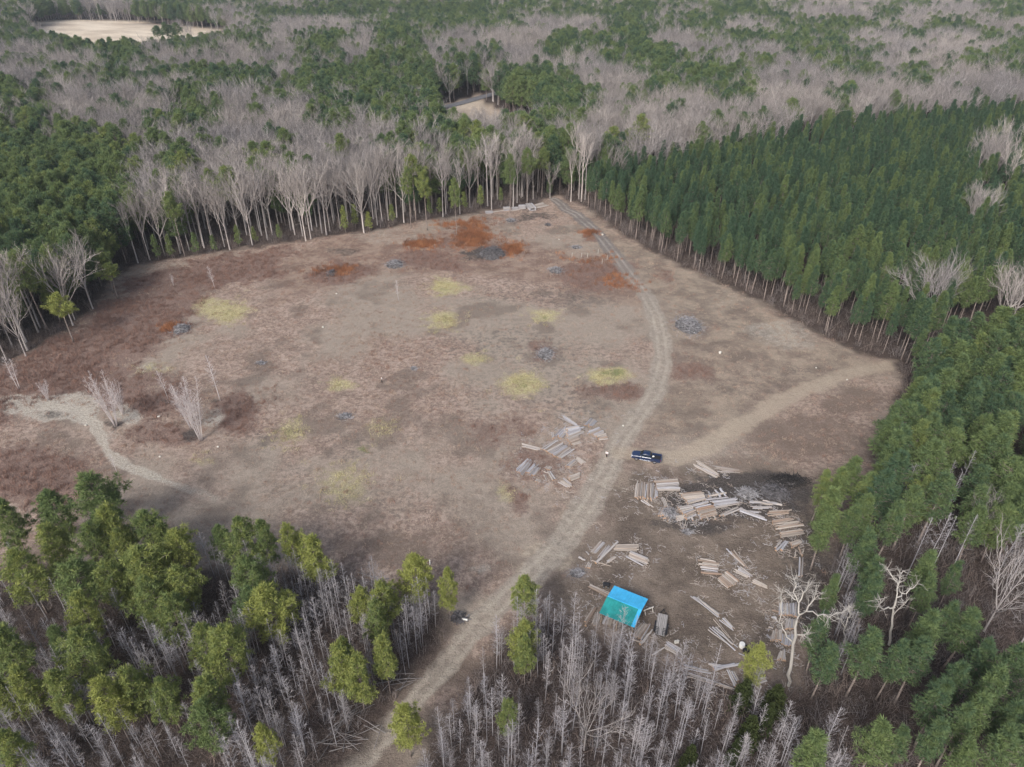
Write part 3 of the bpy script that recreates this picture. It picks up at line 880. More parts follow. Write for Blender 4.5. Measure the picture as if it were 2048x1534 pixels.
def scatter(x0, x1, y0, y1, s, seed):
    r = np.random.RandomState(seed)
    a, b = np.meshgrid(np.arange(x0, x1, s), np.arange(y0, y1, s * .92))
    a[1::2] += s / 2
    a, b = a.ravel() + r.uniform(-.42, .42, a.size) * s, b.ravel() + r.uniform(-.42, .42, a.size) * s
    u, v, d = PX(a, b, terrain(a, b))
    u2, v2, _ = PX(a, b, terrain(a, b) + 22)
    k = (u > -170) & (u < 2218) & (v2 < 1650)
    return a[k], b[k]


def open_ground(x, y, pad=0.0):
    m = polydist(x, y, clear_g) > -1.2 - pad
    m |= polydist(x, y, straw_g) > -2
    m |= polydist(x, y, road_g) > -2
    m |= polydist(x, y, gap_g) > -1
    m |= seg_dist(x, y, [tuple(q[:2]) for q in rp]) < 6
    for hx, hy in HXY:
        m |= (np.hypot(x - hx, y - hy) < 9) | ((np.abs(x - hx * y / hy) < 5) & (y < hy) & (y > hy - 26) & (hy > 150))
    return m


# upper half: near band 4.7 m apart, far band 6 m apart
for (y0, y1, s, seed) in ((82, 300, 4.3, 1), (300, 470, 4.9, 2), (470, 800, 6.0, 3), (800, 1500, 7.5, 4)):
    wx = 1150 * y1 / 1500 + 130
    X, Y = scatter(-wx, wx, y0, y1, s, seed)
    ok = ~open_ground(X, Y)
    X, Y = X[ok], Y[ok]
    tz = terrain(X, Y)
    gu, gv, gd = PX(X, Y, tz)
    cu, cv, _ = PX(X, Y, tz + 12.5)
    inP, inR, inL, inB = (inpoly(cu, cv, q) for q in (PLANT, RSTAND, LSTAND, LOWBARE))
    hole = np.zeros(len(X), bool)
    for a, b, ru, rv in BAREHOLES:
        hole |= ((cu - a) / ru) ** 2 + ((cv - b) / rv) ** 2 < 1
    isl = polydist(X, Y, straw_g) > -40
    edge = polydist(X, Y, clear_g)
    rnd = RT.rand(len(X), 5)
    vn_ = fbm(X, Y, 30, 301)
    for i in range(len(X)):
        if len(tk_x) and np.any((X[i] - tk_x) ** 2 + (Y[i] - tk_y) ** 2 < (tk_r + .8) ** 2) and not inP[i]:
            continue
        q = rnd[i]
        t_ = float(np.clip(vn_[i] * 1.7 - .35 + .35 * (q[3] - .5), 0, 1))
        far = Y[i] > 330
        if inP[i] and not hole[i]:
            if q[0] < .94:
                sc = .74 + .38 * q[1]
                add_tree('plant', X[i], Y[i], sc * (.78 + .2 * q[2]), sc, .0 + .48 * q[3] ** 1.8 + (.12 if cv[i] > 480 else 0))
        elif inR[i] and not hole[i]:
            sc = .78 + .32 * q[1]
            if q[0] < .55:
                add_tree('plant', X[i], Y[i], sc * 1.25, sc * .95, .12 + .5 * q[3] ** 1.5)
            elif q[0] < .90:
                add_tree('plant' if q[2] < .6 else 'pine', X[i], Y[i], sc * (1.5 if q[2] < .6 else .85), sc, .15 + .5 * q[3] ** 1.5)
        elif inL[i]:
            sc = .95 + .3 * q[1]
            add_tree('pine', X[i], Y[i], sc * .95, sc * 1.12, .15 + .5 * q[3])
        elif inB[i] or hole[i]:
            if gv[i] > 700:
                add_tree('sap', X[i], Y[i], 1.2 + .3 * q[1], 1.05 + .35 * q[2], .2 * q[3])
            else:
                add_tree('bare', X[i], Y[i], .62 + .25 * q[1], .68 + .2 * q[2], q[3])
        elif gv[i] < 760 and not (gu[i] > 1780 and gv[i] > 560):
            r_, c_ = int((cv[i] + (q[4] - .5) * 10) // 25), int((cu[i] + (q[2] - .5) * 22) // 50)
            ch = GRID[max(r_, 0)][min(max(c_, 0), 40)] if r_ < len(GRID) else ('b' if q[4] < .93 else 'm')
            if ch == '.':
                continue
            pine = q[0] < {'P': .93, 'b': .11, 'm': .62}[ch]
            if pine:
                sc = .9 + .35 * q[1]
                if q[3] < .72 or far:
                    add_tree('pine', X[i], Y[i], sc * 1.08, sc * 1.18, .08 + .45 * q[4])
                else:
                    add_tree('tall', X[i], Y[i], sc, sc * .95, .3 + .4 * q[4])
            elif q[0] > .12 and (q[1] < .70 or edge[i] > -14):
                sc = .80 + .32 * q[1]
                tall = edge[i] > -16 or q[2] < .15
                add_tree('baretall' if tall else 'bare', X[i], Y[i], sc * (1.0 if tall else 1.05), sc * (.98 if tall else .9), min(1, q[3] + .3) if edge[i] > -16 else t_)
# lower wood: slender bare saplings
X, Y = scatter(-85, 85, 30, 112, 2.1, 9)
gu, gv, gd = PX(X, Y, 0 * X)
cu, cv, _ = PX(X, Y, 0 * X + 7)
ok = ~open_ground(X, Y, 0.4) & (gv > 1060) & (gu < 1700)
dk = ((gu - 1680) / 190) ** 2 + ((gv - 1430) / 70) ** 2 < 1
dens = fbm(X, Y, 9, 201)
left_stand = (cu < 420) & (cv < 1240)
keep = ok & ~dk & (RT.rand(len(X)) < np.clip(dens * 2.4 - .25, .15, .95) * np.where(left_stand, .35, 1.0))
for x, y in zip(X[keep], Y[keep]):
    if np.any((x - tk_x) ** 2 + (y - tk_y) ** 2 < (tk_r * .5) ** 2):
        continue
    a_, b_, _ = PX(x, y, 0)
    if 1150 < a_ < 1310 and 1270 < b_ < 1332:
        continue
    h = RT.uniform(.62, 1.12)
    add_tree('sap', x, y, h * RT.uniform(.85, 1.15), h, RT.rand() * .8)
for u, v, h in [(1240, 1296, .95), (1262, 1300, .8), (1208, 1290, .75), (1188, 1292, .8), (1300, 1318, .6), (1146, 1262, .9), (1120, 1262, .75), (1090, 1262, .75), (1155, 1312, 1.0), (1345, 1345, .6)]:
    p = W(u, v)
    add_tree('sap', p[0], p[1], h, h, .6)

# ------------------------------------------------------------------ trees: the 300 largest of each kind as things, the rest as woods
ORD = ("first second third fourth fifth sixth seventh eighth ninth tenth eleventh twelfth thirteenth fourteenth fifteenth sixteenth seventeenth eighteenth nineteenth twentieth").split()
TENS = ["", "", "twent", "thirt", "fort", "fift", "sixt", "sevent"]
def ordinal(n):
    if n <= 20:
        return ORD[n - 1]
    return TENS[n // 10] + ("ieth" if n % 10 == 0 else "y-" + ORD[n % 10 - 1])


KIND = {'pine': 'pine_tree', 'plant': 'pine_tree', 'tall': 'pine_tree', 'young': 'pine_tree', 'bare': 'bare_tree', 'baretall': 'bare_tree', 'sap': 'bare_sapling', 'clump': 'bare_sapling', 'lone': 'bare_sapling', 'cedar': 'cedar_tree'}
rows = []
for i, t in enumerate(TREES):
    H = HN[t[0]] * t[5]
    z0 = float(terrain(t[2], t[3]))
    u, v, d = PX(t[2], t[3], z0 + H * .7)
    ub, vb, _ = PX(t[2], t[3], z0)
    inside = -25 < u < 2073 and -20 < v < 1545
    rows.append((KIND[t[0]], inside, t[8], FPX * H / float(d), float(u), float(v), float(ub), float(vb), z0, i))
single, woods = {}, {}
for k in ('pine_tree', 'bare_tree', 'bare_sapling', 'cedar_tree'):
    mine = [r for r in rows if r[0] == k]
    mine.sort(key=lambda r: (not (r[2] and r[1]), not r[1], -r[3]))
    n = sum(1 for r in mine if r[1])
    single[k] = mine[:min(n, 300)]
    woods[k] = mine[min(n, 300):]


def region(k, u, v):
    if k == 'bare_tree':
        return ("beside the log yard" if v > 900 else "right-hand woods" if u > 1650 else "far wood edge")
    if k == 'bare_sapling':
        return ("right-hand thicket" if u > 1640 else "lower left thicket" if u < 700 else "trackside thicket" if u < 1060 else "thicket below the shed")
    if v > 940 and u < 690:
        return "lower left stand"
    if v > 1080 and u < 1120:
        return "scattered trackside pines"
    if v > 1290 and u < 1600:
        return "log yard's lower rim"
    if u > 1540 and v > 985:
        return "lower right stand"
    if u > 1540 and v > 640:
        return "middle right stand"
    if u > 1120:
        return "dark planted stand"
    if u < 300:
        return "left pine stand"
    return "far wood edge"


CATS = {'pine_tree': ('pine tree', 'pine'), 'bare_tree': ('bare tree', 'bare tree'), 'bare_sapling': ('sapling', 'sapling'), 'cedar_tree': ('cedar tree', 'cedar')}
for k, L in single.items():
    regs = {}
    for r in L:
        regs.setdefault(region(k, r[4], r[5]), []).append(r)
    for rg, R_ in regs.items():
        R_.sort(key=lambda r: -r[5])
        bands, cur, v0 = [], [], None
        step = 46 if k != 'bare_tree' else 34
        for r in R_:
            if v0 is None or v0 - r[5] > step:
                cur = []
                bands.append(cur)
                v0 = r[5]
            cur.append(r)
        for bi, band in enumerate(bands):
            band.sort(key=lambda r: r[4])
            for ci, r in enumerate(band):
                t = TREES[r[9]]
                H = HN[t[0]] * t[5]
                if k == 'pine_tree':
                    look = ("small " if H < 9.5 else "slim " if t[0] == 'plant' else "tall " if H > 17 else "bushy ") + ("deep green" if t[6] < .28 else "green" if t[6] < .58 else "yellow-green")
                elif k == 'cedar_tree':
                    look = "low dark olive"
                elif k == 'bare_tree':
                    look = "pale pinkish" if t[6] > .6 else "grey"
                else:
                    look = "slender grey leafless" if H < 11 else "tall slender leafless"
                lab = t[9] or f"{look} {CATS[k][1]}, {ordinal(ci + 1)} from the left in {ordinal(bi + 1)} row up, {rg}"
                o = thing(k, lab, CATS[k][0], (t[2], t[3], r[8]), t[7], {'pine_tree': 'pines', 'bare_tree': 'leafless trees', 'bare_sapling': 'leafless saplings', 'cedar_tree': 'cedars'}[k] + " of the " + rg, (t[4], t[4], t[5]))
                tm_, cm_ = PR[t[0]][t[1]]
                a = place("trunk", tm_, o)
                b = place("crown", cm_, o)
                a["tint"] = b["tint"] = float(t[6])


def point_wood(name, label, items, protos):
    """One object of scattered growth: points that carry the prototypes' own meshes. items: (proto index, x, y, z, sxy, sz, rot, tint)."""
    A = np.array(items, float)
    me = bpy.data.meshes.new(name)
    me.vertices.add(len(A))
    me.vertices.foreach_set("co", A[:, 1:4].ravel())
    for nm, typ, data, key in (("pid", 'INT', A[:, 0].astype(np.int32), "value"), ("spin", 'FLOAT_VECTOR', np.stack([0 * A[:, 6], 0 * A[:, 6], A[:, 6]], 1), "vector"),
                               ("size", 'FLOAT_VECTOR', np.stack([A[:, 4], A[:, 4], A[:, 5]], 1), "vector"), ("tint", 'FLOAT', A[:, 7], "value")):
        at = me.attributes.new(nm, typ, 'POINT')
        at.data.foreach_set(key, np.ascontiguousarray(data, dtype=np.int32 if typ == 'INT' else np.float32).ravel())
    o = place(name, me)
    tag(o, label, None, None, 'stuff')
    ng = bpy.data.node_groups.new(name, 'GeometryNodeTree')
    ng.interface.new_socket("Geometry", in_out='INPUT', socket_type='NodeSocketGeometry')
    ng.interface.new_socket("Geometry", in_out='OUTPUT', socket_type='NodeSocketGeometry')
    gi, go = ng.nodes.new("NodeGroupInput"), ng.nodes.new("NodeGroupOutput")
    jn = ng.nodes.new("GeometryNodeJoinGeometry")

    def named(nm, typ):
        x = ng.nodes.new("GeometryNodeInputNamedAttribute")
        x.data_type = typ
        x.inputs[0].default_value = nm
        return [s for s in x.outputs if s.enabled][0]
    pid, spin, size = named("pid", 'INT'), named("spin", 'FLOAT_VECTOR'), named("size", 'FLOAT_VECTOR')
    for i, ob in enumerate(protos):
        cmp_ = ng.nodes.new("FunctionNodeCompare")
        cmp_.data_type, cmp_.operation = 'INT', 'EQUAL'
        ins = [s for s in cmp_.inputs if s.enabled]
        ng.links.new(pid, ins[0])
        ins[1].default_value = i
        oi = ng.nodes.new("GeometryNodeObjectInfo")
        oi.inputs["Object"].default_value = ob
        oi.inputs["As Instance"].default_value = False
        ip = ng.nodes.new("GeometryNodeInstanceOnPoints")
        ng.links.new(gi.outputs[0], ip.inputs["Points"])
        ng.links.new(oi.outputs["Geometry"], ip.inputs["Instance"])
        ng.links.new(cmp_.outputs[0], ip.inputs["Selection"])
        ng.links.new(spin, ip.inputs["Rotation"])
        ng.links.new(size, ip.inputs["Scale"])
        ng.links.new(ip.outputs[0], jn.inputs[0])
    ng.links.new(jn.outputs[0], go.inputs[0])
    md = o.modifiers.new("growth", 'NODES')
    md.node_group = ng
    return o


def joined(name, pair):
    """trunk and crown of a prototype as one mesh object outside the scene."""
    me = bpy.data.meshes.new(name)
    vs, fs, ms, mats, n = [], [], [], [], 0
    for m in pair:
        if m is None:
            continue
        co = np.empty(len(m.vertices) * 3)
        m.vertices.foreach_get("co", co)
        vs.append(co)
        off = len(mats)
        mats += list(m.materials)
        ls = np.empty(len(m.loops), np.int32); m.loops.foreach_get("vertex_index", ls)
        tot = np.empty(len(m.polygons), np.int32); m.polygons.foreach_get("loop_total", tot)
        mi = np.empty(len(m.polygons), np.int32); m.polygons.foreach_get("material_index", mi)
        fs.append((ls + n, tot)); ms.append(mi + off)
        n += len(m.vertices)
    V = np.concatenate(vs)
    L = np.concatenate([f[0] for f in fs]); T = np.concatenate([f[1] for f in fs])
    me.vertices.add(n); me.loops.add(len(L)); me.polygons.add(len(T))
    me.vertices.foreach_set("co", V)
    me.loops.foreach_set("vertex_index", L.astype(np.int32))
    me.polygons.foreach_set("loop_start", np.concatenate(([0], np.cumsum(T)[:-1])).astype(np.int32))
    for m in mats:
        me.materials.append(m)
    me.polygons.foreach_set("material_index", np.concatenate(ms).astype(np.int32))
    me.update(calc_edges=True)
    return bpy.data.objects.new(name, me)


PO = {k: [joined(f"{k}_{i}", p) for i, p in enumerate(L)] for k, L in PR.items()}


def wood_of(kinds, L):
    base, items, prot = {}, [], []
    for k in kinds:
        base[k] = len(prot)
        prot += PO[k]
    for r in L:
        t = TREES[r[9]]
        items.append((base[t[0]] + t[1], t[2], t[3], r[8], t[4], t[5], t[7], t[6]))
    return items, prot


for k, nm, lab, kinds in (('pine_tree', "pine_forest", "evergreen pine woods reaching to the far distance", ('pine', 'plant', 'tall', 'young')),
                          ('bare_tree', "bare_forest", "leafless grey hardwood woods between the pines", ('bare', 'baretall')),
                          ('bare_sapling', "sapling_thicket", "thicket of slender leafless saplings", ('sap', 'clump', 'lone'))):
    it, pr = wood_of(kinds, woods[k])
    if it:
        point_wood(nm, lab, it, pr)
print("trees", {k: (len(single[k]), len(woods[k])) for k in single})

# brushy undergrowth on the forest floor
rb_ = np.random.RandomState(31)
X, Y = scatter(-150, 150, 32, 300, 2.0, 41)
_gu, gv, _ = PX(X, Y, 0 * X)
ed = polydist(X, Y, clear_g)
k = (ed < -.6) & (rb_.rand(len(X)) < np.where(gv > 1050, .8, np.where(ed > -22, .55, .12)))
X, Y = X[k], Y[k]
it = [(rb_.randint(3), x, y, 0, s, s * rb_.uniform(.7, 1.4), rb_.uniform(0, 6.28), rb_.rand()) for x, y, s in zip(X, Y, rb_.uniform(.6, 1.35, len(X)))]
point_wood("undergrowth", "brown leafless brush under the trees", it, PO['brush'])

# tufts of dry grass and reeds
def tuft_proto(name, seed, n, H, sp, mat):
    r = np.random.RandomState(seed)
    P0 = np.stack([r.normal(size=n) * sp, r.normal(size=n) * sp, np.zeros(n)], 1)
    P1 = P0 + unit(np.stack([r.normal(size=n) * .35, r.normal(size=n) * .35, np.ones(n)], 1)) * (H * r.uniform(.5, 1.1, n))[:, None]
    c = MB()
    c.tris(ribbons(P0, P1, np.full(n, .035), r), 0)
    return bpy.data.objects.new(name, c.mesh(name, [mat]))


def straw_mat(name, a, b, c):
    m = NT(name)
    t = m.attr("tint", 'INSTANCER').outputs["Fac"]
    col = m.mix(m.ramp(t, 0, .5), a, b)
    return m.color(m.mix(m.ramp(t, .5, 1), col, c))


gm = straw_mat('dry_grass', srgb(112, 92, 86), srgb(150, 120, 107), srgb(178, 162, 147))
om = straw_mat('orange_sedge', srgb(102, 76, 62), srgb(150, 103, 76), srgb(188, 138, 100))
N = 110000
X = rb_.uniform(-150, 150, N); Y = rb_.uniform(70, 262, N)
X[:20000] = rb_.uniform(-150, -10, 20000)
u, v, _ = PX(X, Y, 0 * X)
jj = (fbm(X, Y, 5.0, 21) - .5)
reedk = np.maximum(spots(u + jj * 40 + (fbm(X + 90, Y, 16.0, 23) - 0.5) * 70, v + (fbm(X, Y + 60, 15.0, 33) - 0.5) * 34, REEDS), sstep(polydist(X, Y, REED_POLY) + jj * 14, -6, 8)) * np.clip(fbm(X, Y, 7, 51) * 2 - .3, .05, 1)
bar = np.maximum(1 - sstep(seg_dist(X, Y, tm), 2.0, 3.5), np.maximum(1 - sstep(seg_dist(X, Y, tr_), 1.5, 3), 1 - sstep(seg_dist(X, Y, tl), 1, 2)))
bar = np.maximum(bar, np.maximum(sstep(polydist(X, Y, YARD), -3, 3), spots(u, v, CHAR_DARK)))
p = np.clip(.16 + .62 * reedk, 0, 1) * (1 - bar) * (polydist(X, Y, clear_g) > -1)
k = rb_.rand(N) < p
X, Y, rk = X[k], Y[k], reedk[k]
it = [(rb_.randint(3), x, y, 0, s, s * (.55 + .75 * q), rb_.uniform(0, 6.28), (rb_.uniform(0, .55) if q > .3 else rb_.uniform(.45, 1))) for x, y, s, q in zip(X, Y, rb_.uniform(.55, 1.15, len(X)), rk)]
point_wood("dry_grass", "reddish brown dry grass standing in the clearing", it, [tuft_proto(f"tuft_{i}", 150 + i, 16, .85, .35, gm) for i in range(3)])
N = 14000
cs = []
for cu, cv, ru, rv, s in ORANGE:
    c0, c1, c2 = W(cu, cv), W(cu + ru, cv), W(cu, cv - rv)
    n = int(640 * s * (ru * rv / 900) ** .7)
    q = rb_.normal(size=(n, 2)) * .42
    q = q * (1 + .5 * (rb_.rand(n, 1) - .3))
    lump = fbm(c0[0] + q[:, 0] * (c1[0] - c0[0]), c0[1] + q[:, 1] * (c2[1] - c0[1]), 6, 7)
    for (a, b), l in zip(q, lump):
        if rb_.rand() < np.clip(l * 2.2 - .45, 0.05, 1):
            cs.append((rb_.randint(3), c0[0] + a * (c1[0] - c0[0]), c0[1] + b * (c2[1] - c0[1]), 0, rb_.uniform(.8, 1.4), rb_.uniform(.7, 1.5), rb_.uniform(0, 6.28), float(np.clip(l * 1.3 - .2 + rb_.normal() * .15, 0, 1))))
point_wood("orange_sedge_grass", "orange tufted sedge in clumps on the upper clearing", cs, [tuft_proto(f"sedge_{i}", 160 + i, 22, 1.15, .38, om) for i in range(3)])

lm_ = straw_mat('yellow_green_grass', srgb(128, 130, 92), srgb(178, 170, 126), srgb(208, 199, 164))
cs = []
for L_, lo, hi, dn in ((LIME, .45, 1.0, .8), (GREEN, 0, .3, .5)):
    for cu, cv, ru, rv, s in L_:
        c0, c1, c2 = W(cu, cv), W(cu + ru, cv), W(cu, cv - rv)
        a_, b_ = c1[0] - c0[0], c2[1] - c0[1]
        n = int(dn * s * a_ * b_ * 5)
        q = rb_.normal(size=(n, 2)) * .46
        lump = fbm(c0[0] + q[:, 0] * a_, c0[1] + q[:, 1] * b_, 4, 17)
        for (p_, r_), l in zip(q, lump):
            if rb_.rand() < np.clip(l * 2.4 - .5, .1, 1):
                cs.append((rb_.randint(3), c0[0] + p_ * a_, c0[1] + r_ * b_, 0, rb_.uniform(.6, 1.2), rb_.uniform(.25, .6), rb_.uniform(0, 6.28), rb_.uniform(lo, hi)))
point_wood("yellow_green_grass", "pale yellow-green grass growing in rings in the clearing", cs, [tuft_proto(f"ring_{i}", 170 + i, 24, 1.0, .42, lm_) for i in range(3)])

# ------------------------------------------------------------------ logs, poles and boards
def timber_mat(name, grey, mid, brown):
    m = NT(name)
    t = m.attr("tint", 'INSTANCER').outputs["Fac"]
    k = m.noise(3.0, 6, .7, stretch=(.6, 6, 6))
    s = m.math('ADD', t, m.math('MULTIPLY', m.math('SUBTRACT', k, .5), .35))
    c = m.mix(m.ramp(s, 0, .5), grey, mid)
    c = m.mix(m.ramp(s, .5, 1), c, brown)
    c = m.mix(m.ramp(m.noise(2.2, 5, .7, stretch=(.8, 3, 3)), .5, .7, 0, .6), c, tuple(x * .45 for x in mid))
    rnd = m.n("ShaderNodeObjectInfo").outputs["Random"]
    return m.color(m.mix(m.ramp(rnd, 0, 1, 0, .45), c, tuple(x * .35 for x in mid)))


M['timber'] = timber_mat('weathered_timber', (0.43, 0.43, 0.47), (0.45, 0.40, 0.36), (0.32, 0.225, 0.17))
M['cut'] = plain('cut_wood', (0.40, 0.26, 0.17), .85, .3, 6)
M['char_dark'] = plain('charred_wood', (0.035, 0.033, 0.034), .9, .5, 4)
rl = np.random.RandomState(8)
LOGM, POLEM, BOARDM = [], [], []


def rod(b, xs_, dy, dz, rad, n):
    """log of unit length along x with rings square to x, slightly lumpy bark, sawn ends."""
    V = []
    for x, y, z, r in zip(xs_, dy, dz, rad):
        for j in range(n):
            a = 6.2832 * j / n
            q = r * (1 + rl.normal() * .05)
            V.append((x, y + q * math.cos(a), z + q * math.sin(a)))
    k = len(xs_)
    b.add(V, [(i * n + j, (i + 1) * n + j, (i + 1) * n + (j + 1) % n, i * n + (j + 1) % n) for i in range(k - 1) for j in range(n)], 0)
    b.f.append(tuple(b.n - k * n + j for j in range(n))); b.m.append(1)
    b.f.append(tuple(b.n - n + j for j in range(n))[::-1]); b.m.append(1)


for i in range(5):
    b = MB()
    xs_ = np.linspace(-.5, .5, 6)
    rod(b, xs_, rl.normal(size=6) * .07, rl.normal(size=6) * .05, np.linspace(1.08, .9, 6) * (1 + rl.normal(size=6) * .05), 9)
    LOGM.append(b.mesh("log", [M['timber'], M['cut']]))
    b = MB()
    rod(b, xs_, np.cumsum(rl.normal(size=6)) * .35, rl.normal(size=6) * .15, np.linspace(1.15, .7, 6), 6)
    POLEM.append(b.mesh("pole", [M['timber'], M['cut']]))
    b = MB()
    b.box((0, 0, 0), (1, 2, 1), 0)
    BOARDM.append(b.mesh("board", [M['timber']]))
CNT = {'log': 0, 'pole': 0, 'board': 0}
ALL_LOGS = []


def pile(where, look, kind, n, p0, p1, q0, q1=None, tint=.5, layers=1, jit=.08, z0=0.0, rad=None, org=(0, 0), sc=1.0):
    """Logs lying side by side: the first runs from p0 to p1, the last from q0 to q1 (photo coordinates)."""
    cv = lambda p: W(org[0] + p[0] / sc, org[1] + p[1] / sc, z0 + .25)[:2]
    a0, a1, b0 = cv(p0), cv(p1), cv(q0)
    b1 = cv(q1) if q1 is not None else b0 + (a1 - a0)
    sp = np.linalg.norm((b0 + b1) / 2 - (a0 + a1) / 2) / max(1, n - 1)
    r0 = rad or float(np.clip(sp * .46, .07, .21)) if n > 1 else (rad or .13)
    src = {'log': LOGM, 'pole': POLEM, 'board': BOARDM}[kind]
    lab = f"{look} {kind}, {where}"
    for L in range(layers):
        m = n - L
        for i in range(m):
            f = (i + .5 * L) / max(1, n - 1)
            s, e = a0 + (b0 - a0) * f, a1 + (b1 - a1) * f
            d = e - s
            ln = np.linalg.norm(d)
            u = d / ln
            s = s + u * ln * rl.normal() * jit
            e = e + u * ln * rl.normal() * jit
            r = r0 * rl.uniform(.62, 1.12)
            c = (s + e) / 2
            yaw = math.atan2(d[1], d[0]) + rl.normal() * .035
            z = z0 + (r if L == 0 else r0 * (1 + 1.62 * L)) + (rl.uniform(0, .06) if n > 3 else 0)
            if kind == 'board':
                z = z0 + .06 + L * .11 + rl.uniform(0, .03)
                scl = (float(np.linalg.norm(e - s)), r0 * .9 * rl.uniform(.7, 1.05), .05)
            else:
                scl = (float(np.linalg.norm(e - s)), r, r)
            o = place(kind, src[rl.randint(5)], None, (c[0], c[1], z), (rl.uniform(0, 6.28) if kind == 'log' else 0, rl.normal() * .01, yaw + (math.pi if rl.rand() < .35 and kind != 'log' else 0)), scl)
            tag(o, lab, {'log': 'log', 'pole': 'pole', 'board': 'board'}[kind], f"{kind}s {where}")
            o["tint"] = float(np.clip(tint + rl.normal() * .26, 0, 1))
            CNT[kind] += 1
            if kind == 'log':
                ALL_LOGS.append((scl[0] * r / (c[1] ** 2 + 8000) * (.2 if L < layers - 1 and 0 < i < m - 1 else 1), o))


Z4 = dict(org=(1020, 820), sc=6.39)
Z5 = dict(org=(1240, 900), sc=5.1125)
Z6 = dict(org=(1120, 1060), sc=5.9)
Z7 = dict(org=(1320, 1080), sc=6.39)
Z3 = dict(org=(1348, 1000), sc=2.873)
ZT = dict(org=(900, 380), sc=5.1125)
pile("at the uppermost tip of the field stack", "long thin silvery", 'pole', 4, (640, 90), (830, 190), (705, 65), (880, 200), .1, **Z4)
pile("top tier of the field stack", "bleached", 'log', 9, (690, 235), (885, 205), (740, 370), (920, 285), .12, 2, .1, **Z4)
pile("blue-grey side of the field stack", "weathered", 'log', 6, (565, 325), (670, 225), (650, 365), (760, 250), .02, 1, .1, **Z4)
pile("yellowish lower corner of the field stack", "pale brown", 'log', 6, (735, 385), (870, 330), (800, 445), (905, 410), .55, 1, .06, **Z4)
pile("standing apart at the field stack's outer end", "short grey", 'log', 2, (545, 360), (535, 285), (562, 355), (552, 283), .1, **Z4)
pile("in the wide row below the field stack", "stout grey", 'log', 13, (400, 495), (590, 380), (640, 620), (815, 500), .25, 1, .05, **Z4)
pile("in the low pile left of the wide row", "thin grey-brown", 'log', 5, (170, 425), (385, 478), (148, 460), (375, 512), .35, 1, .06, **Z4)
pile("topmost bundle right of the field stack", "short grey", 'log', 5, (960, 185), (1040, 100), (1030, 215), (1112, 135), .15, 1, .1, **Z4)
pile("middle bundle right of the field stack", "bleached grey", 'log', 7, (985, 282), (1130, 218), (1080, 330), (1215, 280), .12, 1, .1, **Z4)
pile("lowest bundle right of the field stack", "pale brown", 'log', 4, (1105, 340), (1235, 300), (1145, 378), (1245, 365), .5, 1, .06, **Z4)
pile("in the grey bundle nearest the rusty grass", "long weathered", 'log', 8, (75, 755), (230, 610), (150, 830), (290, 660), .08, 1, .06, **Z4)
pile("loosely strewn between the grey bundle and the thin poles", "cracked grey", 'log', 7, (225, 775), (300, 700), (290, 860), (385, 740), .12, 1, .15, **Z4)
pile("in a stubby heap above the strewn grey logs", "stubby grey", 'log', 4, (440, 745), (475, 710), (500, 768), (530, 728), .15, 1, .1, **Z4)
pile("lying singly among the strewn grey logs", "thin brown", 'pole', 1, (430, 820), (492, 912), (430, 820), None, .5, **Z4)
pile("lying across above the paired logs", "thin grey", 'pole', 1, (410, 772), (490, 798), (410, 772), None, .3, **Z4)
pile("paired side by side right of the strewn logs", "straight grey", 'log', 2, (492, 792), (550, 890), (515, 785), (575, 880), .2, **Z4)
pile("in the shortest heap below the strewn logs", "stubby blue-grey", 'log', 5, (320, 905), (345, 868), (370, 925), (400, 880), .1, 1, .1, **Z4)
pile("in the upper small stack beside the track", "pale", 'log', 4, (715, 710), (820, 630), (755, 738), (855, 660), .3, 2, .05, **Z4)
pile("leaning against the upper small stack beside the track", "grey", 'log', 5, (830, 618), (920, 690), (868, 592), (962, 662), .2, 1, .06, **Z4)
pile("in the lower small stack beside the track", "pinkish pale", 'log', 5, (738, 850), (885, 802), (775, 900), (895, 850), .5, 2, .05, **Z4)
pile("splayed below the lower small stack beside the track", "thin grey", 'log', 6, (625, 915), (740, 988), (700, 868), (795, 945), .25, 1, .08, **Z4)
pile("in the stack with orange sawn ends below the pickup", "upright-looking pale", 'log', 12, (152, 488), (168, 340), (330, 500), (345, 352), .5, 2, .05, **Z5)
pile("beside the stack with orange sawn ends", "thin pale", 'pole', 3, (345, 492), (362, 380), (382, 478), (380, 395), .3, **Z5)
pile("in the neat straw coloured row below the pickup", "long straight", 'log', 7, (350, 315), (595, 305), (385, 412), (612, 400), .48, 1, .03, **Z5)
pile("lying slantwise below the orange-ended stack", "thin pale", 'pole', 2, (220, 508), (322, 585), (235, 500), (338, 578), .35, **Z5)
pile("in the fan beside the scrap wood at the burnt ground's top", "long brown", 'log', 6, (755, 160), (978, 270), (800, 105), (1025, 250), .5, 1, .04, **Z5)
pile("scattered in the pale scrap heap", "cream", 'board', 9, (990, 160), (1200, 190), (1010, 220), (1215, 222), .45, 1, .2, rad=.12, **Z5)
pile("topmost in the big central stack", "orange-ended tan", 'log', 8, (615, 445), (845, 430), (690, 545), (870, 500), .55, 2, .04, **Z5)
pile("in the grey middle row of the big central stack", "grey", 'log', 5, (735, 560), (890, 518), (790, 600), (945, 560), .15, 1, .05, **Z5)
pile("at the blue-grey end of the big central stack", "weathered", 'log', 7, (590, 590), (720, 570), (680, 705), (780, 655), .3, 2, .05, **Z5)
pile("in the freshly cut brown tier of the big central stack", "reddish brown", 'log', 7, (785, 605), (960, 570), (825, 695), (985, 655), .85, 2, .04, **Z5)
pile("in the whitened bundle on skids beside the central stack", "whitish", 'log', 6, (930, 520), (1190, 488), (970, 590), (1222, 542), .1, 1, .04, **Z5)
pile("laid alone on the open skids", "single grey", 'log', 2, (905, 508), (1140, 468), (900, 470), (1108, 432), .3, **Z5)
